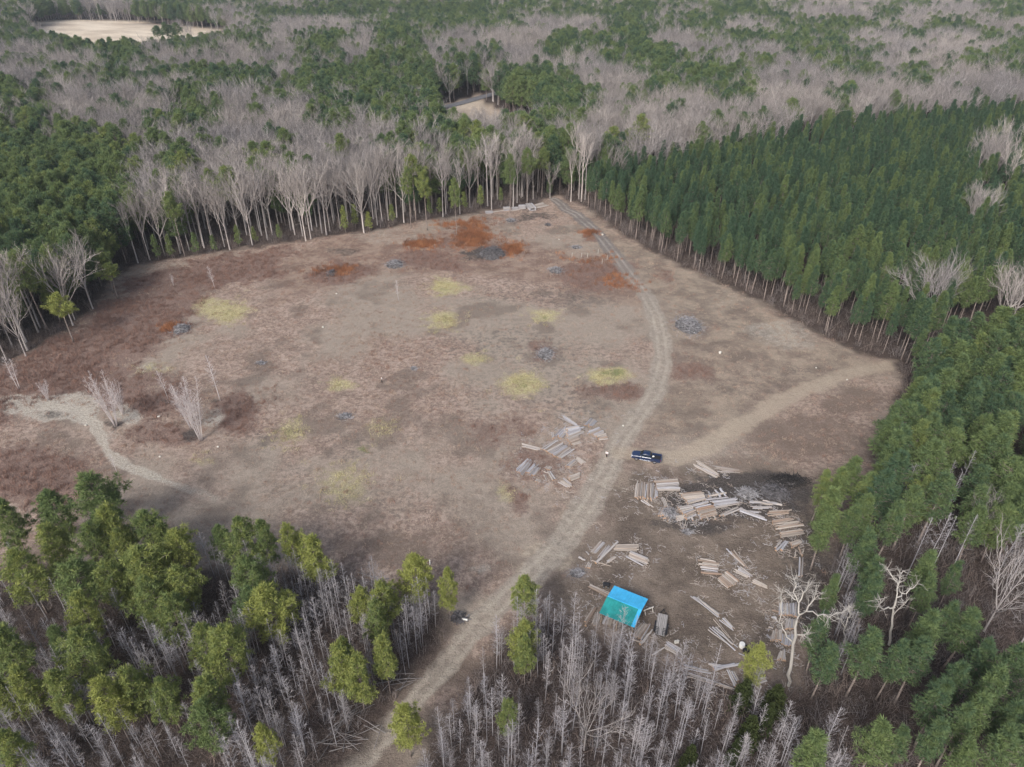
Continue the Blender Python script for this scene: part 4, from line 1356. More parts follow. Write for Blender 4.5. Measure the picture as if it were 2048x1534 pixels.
pile("lying as skids under the whitened bundle", "thin grey", 'pole', 3, (895, 420), (942, 500), (1020, 392), (1090, 475), .2, **Z5)
pile("poking out as skids under the brown tier", "thin dark", 'pole', 4, (760, 715), (730, 660), (985, 700), (950, 650), .4, **Z5)
pile("in the pair running towards the big stump", "straight brown", 'log', 2, (1050, 650), (1205, 588), (1070, 662), (1222, 600), .5, **Z5)
pile("in the pair slanting down from the big stump", "long pale", 'log', 2, (1250, 625), (1480, 710), (1262, 612), (1492, 695), .3, **Z5)
pile("short and level beside the big stump", "brown", 'log', 2, (1280, 620), (1435, 640), (1283, 610), (1438, 628), .5, **Z5)
pile("in the pale pair level with the big stump", "bleached", 'log', 3, (1335, 570), (1560, 572), (1340, 590), (1550, 590), .25, **Z5)
pile("in the thin sheaf above the pale pair", "thin pale", 'pole', 4, (1330, 540), (1560, 552), (1450, 515), (1665, 555), .25, 1, .08, **Z5)
pile("in the small dark pile before the pines", "rough dark", 'log', 5, (1525, 625), (1740, 608), (1530, 662), (1720, 650), .75, 1, .05, **Z5)
pile("in the large rough pile at the pines' edge", "rough dark", 'log', 8, (1560, 722), (1750, 688), (1612, 805), (1880, 765), .62, 1, .04, **Z5)
pile("in the second rough pile at the pines' edge", "rough brown", 'log', 5, (1640, 840), (1875, 805), (1645, 885), (1880, 850), .65, 1, .04, **Z5)
pile("three abreast below the rough piles", "straight grey", 'log', 3, (1592, 995), (1665, 908), (1640, 1030), (1712, 940), .2, **Z5)
pile("loose in the shadow of the pine edge", "broken brown", 'log', 5, (1760, 940), (1840, 910), (1765, 990), (1850, 950), .65, 1, .12, **Z5)
pile("in the dark heap of slabs beside the central stack", "blackened", 'log', 3, (425, 480), (465, 580), (450, 480), (490, 565), .8, **Z5)
pile("tumbled in the sawmill waste heap", "splintered", 'log', 7, (400, 665), (440, 590), (500, 710), (545, 660), .65, 1, .25, **Z5)
pile("white and stubby at the foot of the central stack", "white", 'log', 5, (560, 668), (650, 662), (585, 722), (655, 700), .15, 1, .06, **Z5)
pile("fanned out below the white stubby logs", "grey", 'pole', 4, (640, 790), (620, 722), (665, 798), (690, 728), .15, rad=.11, **Z5)
pile("in the uneven stack in the middle of the yard", "straight tan", 'log', 9, (820, 1108), (1000, 1138), (832, 1250), (1026, 1266), .48, 1, .07, **Z5)
pile("in the slanting stack above the blue-grey pile", "rusty brown", 'log', 6, (1120, 1040), (1275, 1185), (1165, 1020), (1300, 1185), .62, 1, .06, **Z5)
pile("sticking out past the slanting stack", "thin pale", 'pole', 1, (1092, 1005), (1150, 1060), (1092, 1005), None, .4, **Z5)
pile("in the blue-grey pile in the yard", "weathered", 'log', 7, (1165, 1232), (1300, 1300), (1225, 1182), (1348, 1268), .04, 1, .06, **Z5)
pile("in the diamond stack with orange ends in the yard", "brown", 'log', 9, (1000, 1318), (1105, 1408), (1092, 1245), (1215, 1335), .68, 2, .04, **Z5)
pile("in the smallest bundle of the middle yard", "brown-edged", 'log', 4, (1355, 1350), (1500, 1402), (1372, 1320), (1505, 1378), .6, **Z5)
pile("in the upright trio by the pine trunks", "grey", 'log', 3, (1835, 1280), (1838, 1085), (1862, 1275), (1875, 1100), .3, **Z5)
pile("leaning loose above the upright trio", "thin", 'pole', 2, (1855, 1072), (1830, 990), (1862, 1070), (1868, 1000), .5, **Z5)
pile("alone beside the upright trio", "short grey", 'pole', 1, (1792, 1088), (1802, 1010), (1792, 1088), None, .3, rad=.12, **Z5)
pile("in the white board stack nearest the dirt track", "thin white", 'board', 8, (370, 252), (470, 130), (420, 272), (525, 150), .3, 3, .03, **Z6)
pile("in the blue-grey bundle beside the white boards", "grey", 'log', 4, (450, 300), (558, 172), (482, 312), (590, 180), .03, 1, .05, **Z6)
pile("long and single beside the blue-grey bundle", "long pale", 'log', 1, (440, 376), (655, 160), (440, 376), None, .4, rad=.2, **Z6)
pile("in the level brown stack above the shed", "reddish", 'log', 5, (655, 180), (928, 170), (642, 232), (910, 236), .75, 2, .03, **Z6)
pile("in the tilted stack right above the shed", "brown-grey", 'log', 6, (830, 255), (1045, 328), (805, 312), (1030, 400), .58, 2, .04, **Z6)
pile("alone along the tilted stack", "long pale", 'log', 1, (765, 295), (990, 422), (765, 295), None, .4, **Z6)
pile("alone below the long pale log", "thin", 'pole', 1, (385, 360), (605, 415), (385, 360), None, .35, **Z6)
pile("lying near the track above the shed", "thin grey", 'pole', 2, (220, 315), (292, 356), (290, 255), (345, 282), .3, **Z6)
pile("in the scrap heap under the brown stack", "pale splintered", 'board', 5, (545, 365), (640, 305), (570, 375), (660, 315), .45, 1, .1, rad=.14, **Z6)
pile("in the little heap by the twig litter", "stubby pale", 'log', 3, (305, 435), (335, 378), (350, 440), (375, 385), .4, **Z6)
pile("sticking out of the shed's open back", "long reddish", 'log', 6, (335, 655), (585, 795), (372, 636), (605, 745), .7, 1, .04, **Z6)
pile("in the pair left of the shed", "brown", 'log', 2, (288, 1105), (395, 905), (310, 1112), (420, 915), .65, rad=.2, **Z6)
pile("bundled against the shed's near corner", "reddish", 'log', 6, (370, 1112), (430, 950), (425, 1135), (490, 985), .7, 1, .12, **Z6)
pile("slabs lying under the shed's front eave", "reddish", 'board', 6, (510, 1090), (560, 990), (700, 1130), (720, 1060), .7, 1, .15, **Z6)
pile("in the stack between the shed and the trailer", "light brown", 'log', 8, (868, 1230), (965, 1100), (965, 1300), (1075, 1110), .58, 2, .05, **Z6)
pile("framing the stack between the shed and the trailer", "pale", 'pole', 2, (845, 1295), (962, 1342), (965, 1342), (1082, 1180), .3, **Z6)
pile("in the blue-grey bundle below the trailer", "silvery", 'log', 7, (1272, 1305), (1428, 1395), (1232, 1372), (1375, 1468), .04, 1, .03, **Z6)
pile("alone left of the bundle below the trailer", "grey", 'log', 1, (1075, 1472), (1222, 1388), (1075, 1472), None, .1, **Z6)
pile("in the long silvery sheaf across the yard", "very long", 'pole', 5, (410, 722), (752, 978), (485, 732), (762, 958), .1, 1, .03, rad=.13, **Z7)
pile("in the wedge below the long silvery sheaf", "silvery", 'log', 4, (770, 1020), (925, 1138), (832, 990), (938, 1108), .15, **Z7)
pile("crossing the yard below the wedge", "long grey", 'pole', 2, (665, 1085), (978, 1362), (672, 1078), (988, 1352), .2, rad=.16, **Z7)
pile("crossed beneath the long grey pair", "thin grey", 'pole', 2, (628, 1125), (950, 1402), (640, 1118), (962, 1390), .25, **Z7)
pile("thin as canes above the long grey pair", "thin brown", 'pole', 2, (690, 1000), (905, 1275), (705, 1000), (942, 1272), .5, rad=.06, **Z7)
pile("in the top stack beneath the dead white tree", "blue-grey", 'log', 11, (1525, 955), (1535, 815), (1745, 965), (1740, 812), .02, 2, .06, **Z7)
pile("in the second stack beneath the dead white tree", "blue-grey", 'log', 7, (1605, 1130), (1620, 1010), (1735, 1130), (1738, 1020), .05, 2, .05, **Z7)
pile("in the red-ended stack beneath the dead white tree", "brown", 'log', 7, (1420, 1280), (1450, 1150), (1545, 1280), (1565, 1150), .7, 2, .04, **Z7)
pile("in the dark stack behind the dead tree's fork", "slate grey", 'log', 7, (1560, 1340), (1570, 1200), (1690, 1340), (1705, 1200), .0, 1, .05, **Z7)
pile("in the lowest stack by the dead tree's foot", "pinkish grey", 'log', 5, (1500, 1530), (1530, 1430), (1600, 1530), (1595, 1400), .3, 2, .06, **Z7)
pile("sticking out as bearers under the dead tree's stacks", "thin", 'pole', 4, (1365, 1210), (1425, 1248), (1440, 890), (1520, 915), .3, **Z7)
pile("in the upper row along the yard's lower rim", "dark grey", 'log', 3, (62, 945), (215, 980), (60, 962), (215, 995), .15, **Z3)
pile("in the long row along the yard's lower rim", "mossy grey", 'log', 4, (60, 982), (325, 1070), (60, 1000), (330, 1086), .15, 1, .05, **Z3)
pile("crossing above the yard's lower rim", "grey", 'log', 4, (200, 940), (290, 955), (240, 975), (370, 940), .1, 1, .05, **Z3)
pile("in the upright bundle on the yard's lower rim", "grey", 'log', 4, (345, 1055), (310, 982), (378, 1042), (342, 975), .15, **Z3)
pile("in the dark bundle between the cedars", "brown-grey", 'log', 3, (435, 1042), (520, 1015), (440, 1065), (530, 1035), .4, **Z3)
pile("lying under the small yellow-green pine", "thin grey", 'pole', 1, (392, 885), (580, 965), (392, 885), None, .2, **Z3)
def stack(u, v, L, Wd, Hh, yaw, w):
    """square stack of white boards."""
    c = W(u, v)
    nr, nl = 5, max(2, int(round(Hh / .28)))
    cs, sn = math.cos(yaw), math.sin(yaw)
    for l in range(nl):
        for i in range(nr):
            if 0 < l < nl - 1 and 0 < i < nr - 1:
                continue
            y = (i - (nr - 1) / 2) * Wd / nr + rl.normal() * .02
            x = rl.normal() * .06
            o = place("board", BOARDM[0], None, (c[0] + x * cs - y * sn, c[1] + x * sn + y * cs, .14 + l * Hh / nl), (0, 0, yaw + rl.normal() * .008), (L * rl.uniform(.96, 1.02), Wd / nr * .47, Hh / nl * .93))
            tag(o, f"white board in the {w} lumber stack at the clearing's far tip", "board", f"boards of the {w} lumber stack")
            o["tint"] = float(rl.uniform(.05, .3))
            CNT['board'] += 1
    return c


for u, v, L, Wd, Hh, yaw, w in [(978, 425.5, 2.8, 1.4, .6, .2, "leftmost low"), (1014, 420, 2.6, 1.5, 1.1, .25, "second"), (1030, 418.5, 2.4, 1.4, .8, .2, "third"), (1044, 417, 2.5, 1.6, 1.3, .15, "fourth"), (1061.5, 417, 5.5, 2.7, 1.25, 1.85, "largest")]:
    stack(u, v, L, Wd, Hh, yaw, w)
pile("fanned at the clearing's far tip by the wood", "pale brown", 'log', 6, (862, 150), (950, 125), (880, 185), (1000, 158), .45, 1, .05, **ZT)
pile("linking the white lumber stacks at the far tip", "white", 'log', 2, (440, 222), (552, 208), (612, 212), (705, 200), .25, **ZT)
# past the 300 that show largest, the logs lying inside the stacks are one mass
ALL_LOGS.sort(key=lambda q: -q[0])
bpy.context.view_layer.update()
lm = MB()
for _s, o in ALL_LOGS[296:]:
    me = o.data
    mw = np.array(o.matrix_world)
    co = np.empty(len(me.vertices) * 3); me.vertices.foreach_get("co", co)
    co = co.reshape(-1, 3) @ mw[:3, :3].T + mw[:3, 3]
    n0 = lm.n
    lm.v.append(co); lm.n += len(co)
    for p in me.polygons:
        lm.f.append(tuple(v + n0 for v in p.vertices)); lm.m.append(p.material_index)
    bpy.data.objects.remove(o)
o = place("stacked_wood", lm.mesh("stacked_wood", [M['timber'], M['cut']]))
tag(o, "grey and brown logs lying inside and under the stacks", None, None, 'stuff')
o["tint"] = .4
print("timber", CNT)
# splinters and bark lying about the stacks
def chip_proto(name, seed):
    r = np.random.RandomState(seed)
    b = MB()
    for i in range(4):
        b.box((r.normal() * .5, r.normal() * .5, .04), (r.uniform(.4, 1.1), r.uniform(.05, .12), .04), r.uniform(0, 3.1))
    return bpy.data.objects.new(name, b.mesh(name, [M['timber']]))


src_ = [o.location for _s, o in ALL_LOGS[:296]]
ch = []
for i in range(1500):
    l = src_[rl.randint(len(src_))]
    if l[1] > 190:
        continue
    ch.append((rl.randint(3), l[0] + rl.normal() * 2.6, l[1] + rl.normal() * 2.4, 0, rl.uniform(.4, 1.0), 1, rl.uniform(0, 6.28), rl.uniform(.1, .8)))
point_wood("wood_scraps", "splinters and bark scraps littering the soil around the log stacks", ch, [chip_proto(f"chip_{i}", 180 + i) for i in range(3)])

# ------------------------------------------------------------------ heaps of brush and burnt wood
def sticks(r, n, rx, ry, h, L, w):
    P = np.stack([r.normal(size=n) * rx * .45, r.normal(size=n) * ry * .45, np.zeros(n)], 1)
    q = np.clip(1 - np.hypot(P[:, 0] / rx, P[:, 1] / ry), 0, 1)
    P[:, 2] = h * q * r.rand(n) ** .5 + .05
    d = unit(np.stack([r.normal(size=n), r.normal(size=n), r.normal(size=n) * .22], 1))
    l = L * r.uniform(.4, 1.1, n)
    return P - d * l[:, None] / 2, P + d * l[:, None] / 2, w * r.uniform(.5, 1.2, n)


M['stick'] = plain('grey_sticks', (0.29, 0.285, 0.30), .9, .5, 1.5)
M['burnt'] = plain('burnt_sticks', (0.13, 0.125, 0.135), .9, .5, 1.5)
M['ash'] = plain('ashy_soil', (0.10, 0.095, 0.097), .95, .5, 1.2)
def heap(label, u, v, ru, rv, h, n, mat='stick', cat="brush pile", name="brush_pile", w=.05, L=1.6):
    c, a, b = W(u, v), W(u + ru, v), W(u, v - rv)
    rx, ry = a[0] - c[0], b[1] - c[1]
    r = np.random.RandomState(int(u * 7 + v))
    m = MB()
    k, s = 7, 18
    h *= 1.35
    V = [(0, 0, h * .55)]
    for i in range(1, k):
        for j in range(s):
            q = i / (k - 1)
            z = h * .55 * (1 - q * q) * r.uniform(.75, 1.15)
            V.append((rx * .8 * q * math.cos(j * 6.283 / s) * r.uniform(.9, 1.1), ry * .8 * q * math.sin(j * 6.283 / s) * r.uniform(.9, 1.1), z if i < k - 1 else -.15))
    F = [(0, 1 + j, 1 + (j + 1) % s) for j in range(s)]
    for i in range(k - 2):
        for j in range(s):
            j2 = (j + 1) % s
            F.append((1 + i * s + j, 1 + (i + 1) * s + j, 1 + (i + 1) * s + j2, 1 + i * s + j2))
    m.add(V, F, 1)
    p0, p1, ww = sticks(r, n, rx, ry, h, L, w)
    m.tris(ribbons(p0, p1, ww, r), 0)
    m.tris(ribbons(p1, p0, ww, r), 0)
    for i in range(max(6, n // 25)):
        m.tube([p0[i] * .8, p1[i] * 1.0], [w * 1.5, w], 5, 0)
    o = place(name, m.mesh(name, [M[mat], M['ash']]), None, (c[0], c[1], 0))
    return tag(o, label, cat)


heap("round grey brush pile right of the curving dirt track", 1377, 652, 33, 21, 1.5, 900)
heap("grey brush pile ringed by rusty grass, in the middle of the clearing", 1090, 709, 19, 13, 1.3, 420)
heap("brush pile beside orange grass on the left slope", 362, 659, 22, 11, 1.2, 360)
heap("grey brush pile below the torn marshy patch", 790, 530, 22, 10, 1.4, 420)
heap("grey brush pile at the corner of the rust red reeds", 1111, 542, 17, 7, 1.2, 300)
heap("small flat pile of twigs in the lower middle of the grass", 690, 833, 17, 7, .5, 200)
heap("tiny twig heap alone in the left half of the grass", 521, 727, 10, 4, .4, 90)
heap("small pale twig heap near the lone walker", 828, 738, 7, 4, .4, 60)
heap("dark bramble heap between the orange sedge clumps", 985, 507, 34, 16, 1.6, 600, 'burnt', "bramble heap")
heap("dark twiggy bush inside the leftmost orange sedge", 664, 548, 13, 8, 1.2, 240, 'burnt', "bramble heap")
heap("grey sticks heaped by the skids in the burnt ground", 1495, 990, 24, 14, 1.0, 420, 'stick', "stick heap")
heap("grey ash and half burnt branches at the pine edge", 1548, 985, 36, 20, .8, 700, 'burnt', "burnt heap", w=.045)
heap("black charred branches at the top of the burnt ground", 1575, 962, 46, 12, .9, 380, 'char_dark', "burnt heap", w=.06, L=2.6)
heap("scattered pale twig litter above the shed's left corner", 1155, 1147, 22, 13, .25, 320, 'stick', "twig litter", w=.03, L=1.1)
heap("pale splintered waste in the sawmill heap", 1338, 1028, 22, 14, .6, 300, 'stick', "wood waste", w=.06, L=1.0)
heap("pale bark scraps below the white stubby logs", 1375, 1064, 16, 8, .2, 160, 'stick', "wood waste", w=.03, L=.9)
heap("grey slash heap below the white lumber stacks", 1022, 441, 13, 5, .6, 160)
heap("dark low heap of roots in the upper clearing", 1096, 450, 8, 3, .5, 90, 'burnt')
heap("grey twisted brush by the track's upper bend", 1152, 495, 13, 4, .5, 130)
heap("black pole heap under the trackside pines", 916, 1238, 16, 8, .8, 160, 'burnt', "brush pile", w=.07, L=2.0)

FELLM = []
for m_ in POLEM:
    m2 = m_.copy(); m2.name = "felled_pole"
    m2.materials[0] = M['twig']; m2.materials[1] = M['twig']
    FELLM.append(m2)
# felled saplings lying in the lower wood
FALL = [(690, 1435, 9, 1.0, "leftmost"), (712, 1470, 8, 2.4, "nearest"), (770, 1350, 9, 2.2, "upper"), (795, 1362, 7, .6, "middle"), (735, 1165, 7, 2.7, "far"), (672, 1490, 7, .3, "lowest")]
for fi, (u, v, n, a, wh) in enumerate(FALL):
    c = W(u, v)
    for i in range(n):
        L = rl.uniform(2.6, 5.6)
        y = a + rl.normal() * .55
        o = place("felled_pole", FELLM[rl.randint(5)], None, (c[0] + rl.normal() * 1.1, c[1] + rl.normal() * .9, .15 + .5 * rl.rand()), (0, rl.normal() * .07, y), (L, .055, .055))
        tag(o, f"bare felled pole in the {wh} tangle left of the dirt track", "felled pole", f"felled poles in the {wh} tangle")
        o["tint"] = float(rl.uniform(0, .3))

# stumps, stones, oddments in the grass
def stone(label, u, v, s, mat, name="stone", cat="stone"):
    r = np.random.RandomState(int(u + v))
    import bmesh
    bm = bmesh.new()
    bmesh.ops.create_icosphere(bm, subdivisions=2, radius=1)
    for q in bm.verts:
        q.co *= 1 + r.normal() * .12
        q.co.z *= .6
    me = bpy.data.meshes.new(name)
    bm.to_mesh(me); bm.free()
    me.materials.append(mat)
    p = W(u, v)
    return tag(place(name, me, None, (p[0], p[1], s * .25), (0, 0, u), (s * .6, s * .48, s * .6)), label, cat)


M['white'] = plain('white_paint', (0.72, 0.72, 0.70), .6, .06, 2)
M['stone'] = plain('pale_stone', (0.60, 0.57, 0.52), .9, .2, 3)
for u, v, s, lab in [(1440, 706, .75, "white stone in the tan grass right of the round brush pile"), (1632, 736, .4, "white stone beside the faint side track"), (318, 834, .55, "white stone between the two clumps of bare trees"),
                     (172, 851, .5, "pinkish stone at the bend of the pale footpath"), (436, 894, .4, "white stone below the silvery tree clump"), (246, 828, .45, "white stone at the foot of the fan shaped clump"),
                     (673, 588, .5, "pale stone in the grass below the leftmost orange sedge"), (646, 655, .55, "pale stone in the middle left of the grass"), (1118, 479, .45, "white stone in the upper clearing"),
                     (1205, 470, .7, "white slab beside the upper bend of the dirt track"), (1246, 852, .45, "pale stones beside the track above the walker"), (1400, 521, .4, "white stone under the front pines of the planted stand"),
                     (320, 914, .4, "pale stone low in the grass by the footpath"), (1694, 760, .4, "small white stone below the side track")]:
    stone(lab, u, v, s, M['stone'])


def drum(label, u, v, r, h, mat, name, cat, inner=None):
    p = W(u, v)
    o = thing(name, label, cat, (p[0], p[1], 0))
    b = MB()
    b.tube([(0, 0, 0), (0, 0, .06), (0, 0, h * .5), (0, 0, h - .05), (0, 0, h)], [r * .93, r, r * 1.03, r, r * .95], 18, 0, True)
    place("body", b.mesh("body", [mat], False), o)
    b = MB()
    b.tube([(0, 0, h), (0, 0, h + .03)], [r * 1.02, r * .98], 18)
    place("lid", b.mesh("lid", [inner or mat]), o)
    return o


drum("white drum with a lid beside two black tyres in the yard", 1483, 1294, .42, .75, M['white'], "drum", "drum")
drum("small cream bucket above the bundle below the trailer", 1351, 1286, .22, .4, M['stone'], "bucket", "bucket")
drum("cream bucket touching its twin by the bundle below the trailer", 1355, 1285, .22, .4, M['stone'], "bucket", "bucket")
M['rubber'] = plain('rubber', (0.022, 0.022, 0.025), .75, .2, 5)
M['steel'] = plain('dull_steel', (0.42, 0.43, 0.46), .45, .15, 4, .7)
M['blacksteel'] = plain('black_steel', (0.03, 0.03, 0.034), .6, .2, 4)


def wheel(parent, x, y, z, r, w, axis_y=True, rim=True):
    t = MB()
    n, k = 24, 8
    prof = [(-w / 2, r * .62), (-w / 2, r * .92), (-w * .36, r), (w * .36, r), (w / 2, r * .92), (w / 2, r * .62)]
    V = [(rr * math.cos(6.283 * j / n), o_, rr * math.sin(6.283 * j / n)) for j in range(n) for o_, rr in prof]
    q = len(prof)
    F = [(j * q + i, j * q + (i + 1) % q, ((j + 1) % n) * q + (i + 1) % q, ((j + 1) % n) * q + i) for j in range(n) for i in range(q)]
    t.add(V, F)
    wh = place("wheel", t.mesh("wheel", [M['rubber']], False), parent, (x, y, z), (0 if axis_y else math.pi / 2, 0, 0))
    if rim:
        b = MB()
        b.tube([(0, -w * .42, 0), (0, w * .42, 0)], [r * .62, r * .62], 16, 0, True)
        b.tube([(0, -w * .5, 0), (0, w * .5, 0)], [r * .2, r * .2], 10, 0, True)
        place("rim", b.mesh("rim", [M['steel']]), wh)
    return wh


for u, v, lab in ((1491, 1297, "black tyre lying behind the white drum"), (1492, 1303, "black tyre nearest the small yellow-green pine")):
    p = W(u, v)
    t = MB()
    n = 26
    V = [(.36 * math.cos(6.283 * j / n) + .13 * math.cos(a) * math.cos(6.283 * j / n), .36 * math.sin(6.283 * j / n) + .13 * math.cos(a) * math.sin(6.283 * j / n), .14 + .13 * math.sin(a)) for j in range(n) for a in np.arange(8) * 6.283 / 8]
    F = [(j * 8 + i, ((j + 1) % n) * 8 + i, ((j + 1) % n) * 8 + (i + 1) % 8, j * 8 + (i + 1) % 8) for j in range(n) for i in range(8)]
    t.add(V, F)
    tag(place("tyre", t.mesh("tyre", [M['rubber']], True), None, (p[0], p[1], 0), (0, 0, 0), (1.15, 1.15, 1.1)), lab, "tyre")

p, q = W(921, 1236, .3), W(935, 1240, .3)
b = MB(); b.tube([p, q], [.16, .16], 12)
tag(place("pipe", b.mesh("pipe", [M['white']])), "white pipe end lying by the black heap under the trackside pines", "pipe")
p = W(860, 1129)
b = MB(); b.tube([(0, 0, -.2), (0, 0, 1.1)], [.11, .11], 10)
tag(place("marker_post", b.mesh("marker_post", [M['white']]), None, (p[0], p[1], 0)), "short white marker post behind the tallest trackside pine", "post")
for i, (u, v, h) in enumerate([(1175, 515, 1.6), (1196, 507, 1.5), (1204, 527, 1.7), (1144, 514, 1.5), (1214, 519, 1.4), (1163, 514, 1.4)]):
    p = W(u, v)
    b = MB(); b.tube([(0, 0, -.2), (0.02, 0, h)], [.07, .055], 7)
    tag(place("fence_post", b.mesh("fence_post", [M['stone']]), None, (p[0], p[1], 0)), f"pale wooden post in the rust red reeds, {ordinal([4, 3, 5, 1, 6, 2].index(i + 1) + 1)} from the left".replace("second", "second"), "post", "posts in the rust red reeds")

# ------------------------------------------------------------------ dead white trees
def dead_tree(label, u, v, limbs, r0, seed, name="dead_tree"):
    """limbs: list of polylines in the photograph, on the upright plane of the trunk, with depth added."""
    r = np.random.RandomState(seed)
    base = W(u, v)
    o = thing(name, label, "dead tree", (base[0], base[1], 0))
    t, c = MB(), MB()
    for li, (pts, ra, rb2, dep) in enumerate(limbs):
        P = []
        for i, (a, b_) in enumerate(pts):
            y = base[1] + dep * i / max(1, len(pts) - 1)
            P.append(WP(a, b_, y) - np.array([base[0], base[1], 0]))
        P = np.array(P)
        if li == 0:
            P[0] = (0, 0, -.4)
        P2 = np.concatenate([np.linspace(P[i], P[i + 1], 4)[:-1] for i in range(len(P) - 1)] + [P[-1:]])
        P2[1:-1] += r.normal(size=(len(P2) - 2, 3)) * .12
        tgt = t if li == 0 else c
        tgt.tube(P2, np.linspace(ra, rb2, len(P2)), 7, 0, cap=False)
        if li > 0 or len(limbs) == 1:
            for k in range(len(P2) * 3):
                i = r.randint(max(1, len(P2) // 3), len(P2))
                d = unit(P2[min(i, len(P2) - 1)] - P2[max(i - 1, 0)] + 1e-6)
                d = unit(d * .7 + r.normal(size=3) * .7 + np.array([0, 0, .25]))
                L = r.uniform(.7, 2.0)
                m_ = P2[i] + d * L * .5
                e = m_ + unit(d + r.normal(size=3) * .4) * L * .5
                c.tube([P2[i], m_, e], [.036, .022, .008], 4, 0, cap=False)
                for _ in range(3):
                    q = P2[i] + (e - P2[i]) * r.uniform(.4, .95)
                    c.tube([q, q + unit(d + r.normal(size=3) * .7) * L * r.uniform(.2, .45)], [.013, .005], 3, 0, cap=False)
    x = place("trunk", t.mesh("trunk", [M['dead']], True), o)
    y = place("crown", c.mesh("crown", [M['dead']], True), o)
    x["tint"] = y["tint"] = .4
    return o


dead_tree("big forked white dead tree standing over the log stacks at the yard's edge", 1577, 1372,
          [([(1577, 1372), (1581, 1335), (1587, 1285), (1594, 1240), (1599, 1228)], .27, .15, 0), ([(1599, 1230), (1597, 1205), (1590, 1185), (1588, 1160)], .13, .04, 2.0), ([(1597, 1206), (1612, 1180), (1617, 1166)], .11, .04, -1.5),
           ([(1599, 1230), (1617, 1212), (1630, 1192), (1634, 1182)], .12, .04, -2.0), ([(1608, 1222), (1634, 1228), (1660, 1232), (1692, 1220)], .10, .035, 1.5), ([(1586, 1290), (1570, 1266), (1559, 1242), (1562, 1204), (1564, 1185)], .11, .035, 1.5),
           ([(1590, 1270), (1608, 1270), (1616, 1266)], .08, .03, -1), ([(1591, 1200), (1575, 1185)], .07, .03, 1)], .34, 3)
dead_tree("twisted white dead tree among the pines right of the yard", 1778, 1290,
          [([(1778, 1290), (1782, 1262), (1788, 1225), (1792, 1200)], .2, .12, 0), ([(1792, 1200), (1796, 1165), (1806, 1142)], .1, .04, 1.2), ([(1790, 1215), (1768, 1218), (1757, 1212), (1760, 1198)], .12, .05, -1), ([(1793, 1195), (1812, 1185), (1834, 1168)], .1, .04, 1),
           ([(1786, 1230), (1806, 1212), (1815, 1200)], .09, .03, -1.4), ([(1796, 1170), (1782, 1150), (1774, 1138)], .08, .03, .8)], .3, 5)
dead_tree("short white dead tree between the yard and the twisted dead tree", 1686, 1300,
          [([(1686, 1300), (1688, 1275), (1692, 1250)], .16, .1, 0), ([(1692, 1250), (1697, 1230), (1696, 1218)], .09, .04, .6), ([(1691, 1256), (1680, 1238), (1672, 1230)], .08, .03, -.6), ([(1690, 1262), (1704, 1248)], .07, .03, .8)], .2, 6)

# ------------------------------------------------------------------ open pole shed with blue and teal roof
M['blueroof'] = plain('blue_roof', (0.060, 0.46, 0.80), .4, .12, .8, 0, .4)
M['tealroof'] = plain('teal_roof', (0.022, 0.25, 0.245), .5, .2, .8, 0, .35)
M['post'] = plain('wood_post', (0.26, 0.20, 0.15), .9, .25, 3)
ZE, ZR = 2.75, 3.35
cA, cB, cC, cD = W(1229.5, 1171, ZE), W(1299, 1199.5, ZE), W(1266, 1253.5, ZE), W(1198.5, 1226, ZE)
ctr = (cA + cB + cC + cD) / 4
ex = unit(((cB - cA) + (cC - cD))[:2]); hl = (np.linalg.norm(cB - cA) + np.linalg.norm(cC - cD)) / 4
ey = np.array([-ex[1], ex[0]]); hw = abs(np.dot((cA - cD)[:2], ey)) / 2
hw = (abs(np.dot((cA - cD)[:2], ey)) + abs(np.dot((cB - cC)[:2], ey))) / 4
rz = math.atan2(ex[1], ex[0])
shed = thing("pole_shed", "open pole shed with a bright blue and teal metal roof among the log piles", "shed", (ctr[0], ctr[1], 0), rz)


def roof_sheet(name, x0, x1, y0, y1, z0, z1, mat, th=.05):
    """sloped ribbed sheet from (y0,z0) to (y1,z1)."""
    m = MB()
    n = 44
    V, F = [], []
    for i in range(n + 1):
        x = x0 + (x1 - x0) * i / n
        rib = .035 if i % 4 == 0 else 0
        V += [(x, y0, z0 + rib), (x, y1, z1 + rib), (x, y0, z0 - th), (x, y1, z1 - th)]
    for i in range(n):
        a = i * 4
        F += [(a, a + 4, a + 5, a + 1), (a + 2, a + 3, a + 7, a + 6), (a, a + 2, a + 6, a + 4), (a + 1, a + 5, a + 7, a + 3)]
    F += [(0, 1, 3, 2), (n * 4, n * 4 + 2, n * 4 + 3, n * 4 + 1)]
    m.add(V, F)
    return place(name, m.mesh(name, [mat]), shed)


yr = hw * .02
r1 = roof_sheet("roof_panel", -hl, hl, yr, hw, ZR, ZE, M['blueroof']); r1["label"] = "bright sky blue roof slope"
r2 = roof_sheet("roof_panel", -hl, hl, -hw, yr - .02, ZE, ZR - .005, M['blueroof']); r2["label"] = "blue lower roof slope showing as a strip at the gable"
r3 = roof_sheet("roof_cover", -hl - .03, hl - .55, -hw - .05, yr - .06, ZE + .075, ZR + .055, M['tealroof'], .03); r3["label"] = "dark teal metal sheets laid over the near slope"
b = MB(); b.box((-.25, yr - .03, ZR + .075), (2 * hl - .55, .22, .03))
place("ridge_cap", b.mesh("ridge_cap", [M['blueroof']]), shed)
for x in (-hl + .3, 0, hl - .3):
    for y in (-hw + .25, hw - .25):
        b = MB(); b.box((0, 0, 1.32), (.15, .15, 2.64))
        place("post", b.mesh("post", [M['post']]), shed, (x, y, 0))
for y in (-hw + .25, hw - .25):
    b = MB(); b.box((0, y, 2.56), (2 * hl - .3, .1, .18))
    place("beam", b.mesh("beam", [M['post']]), shed)
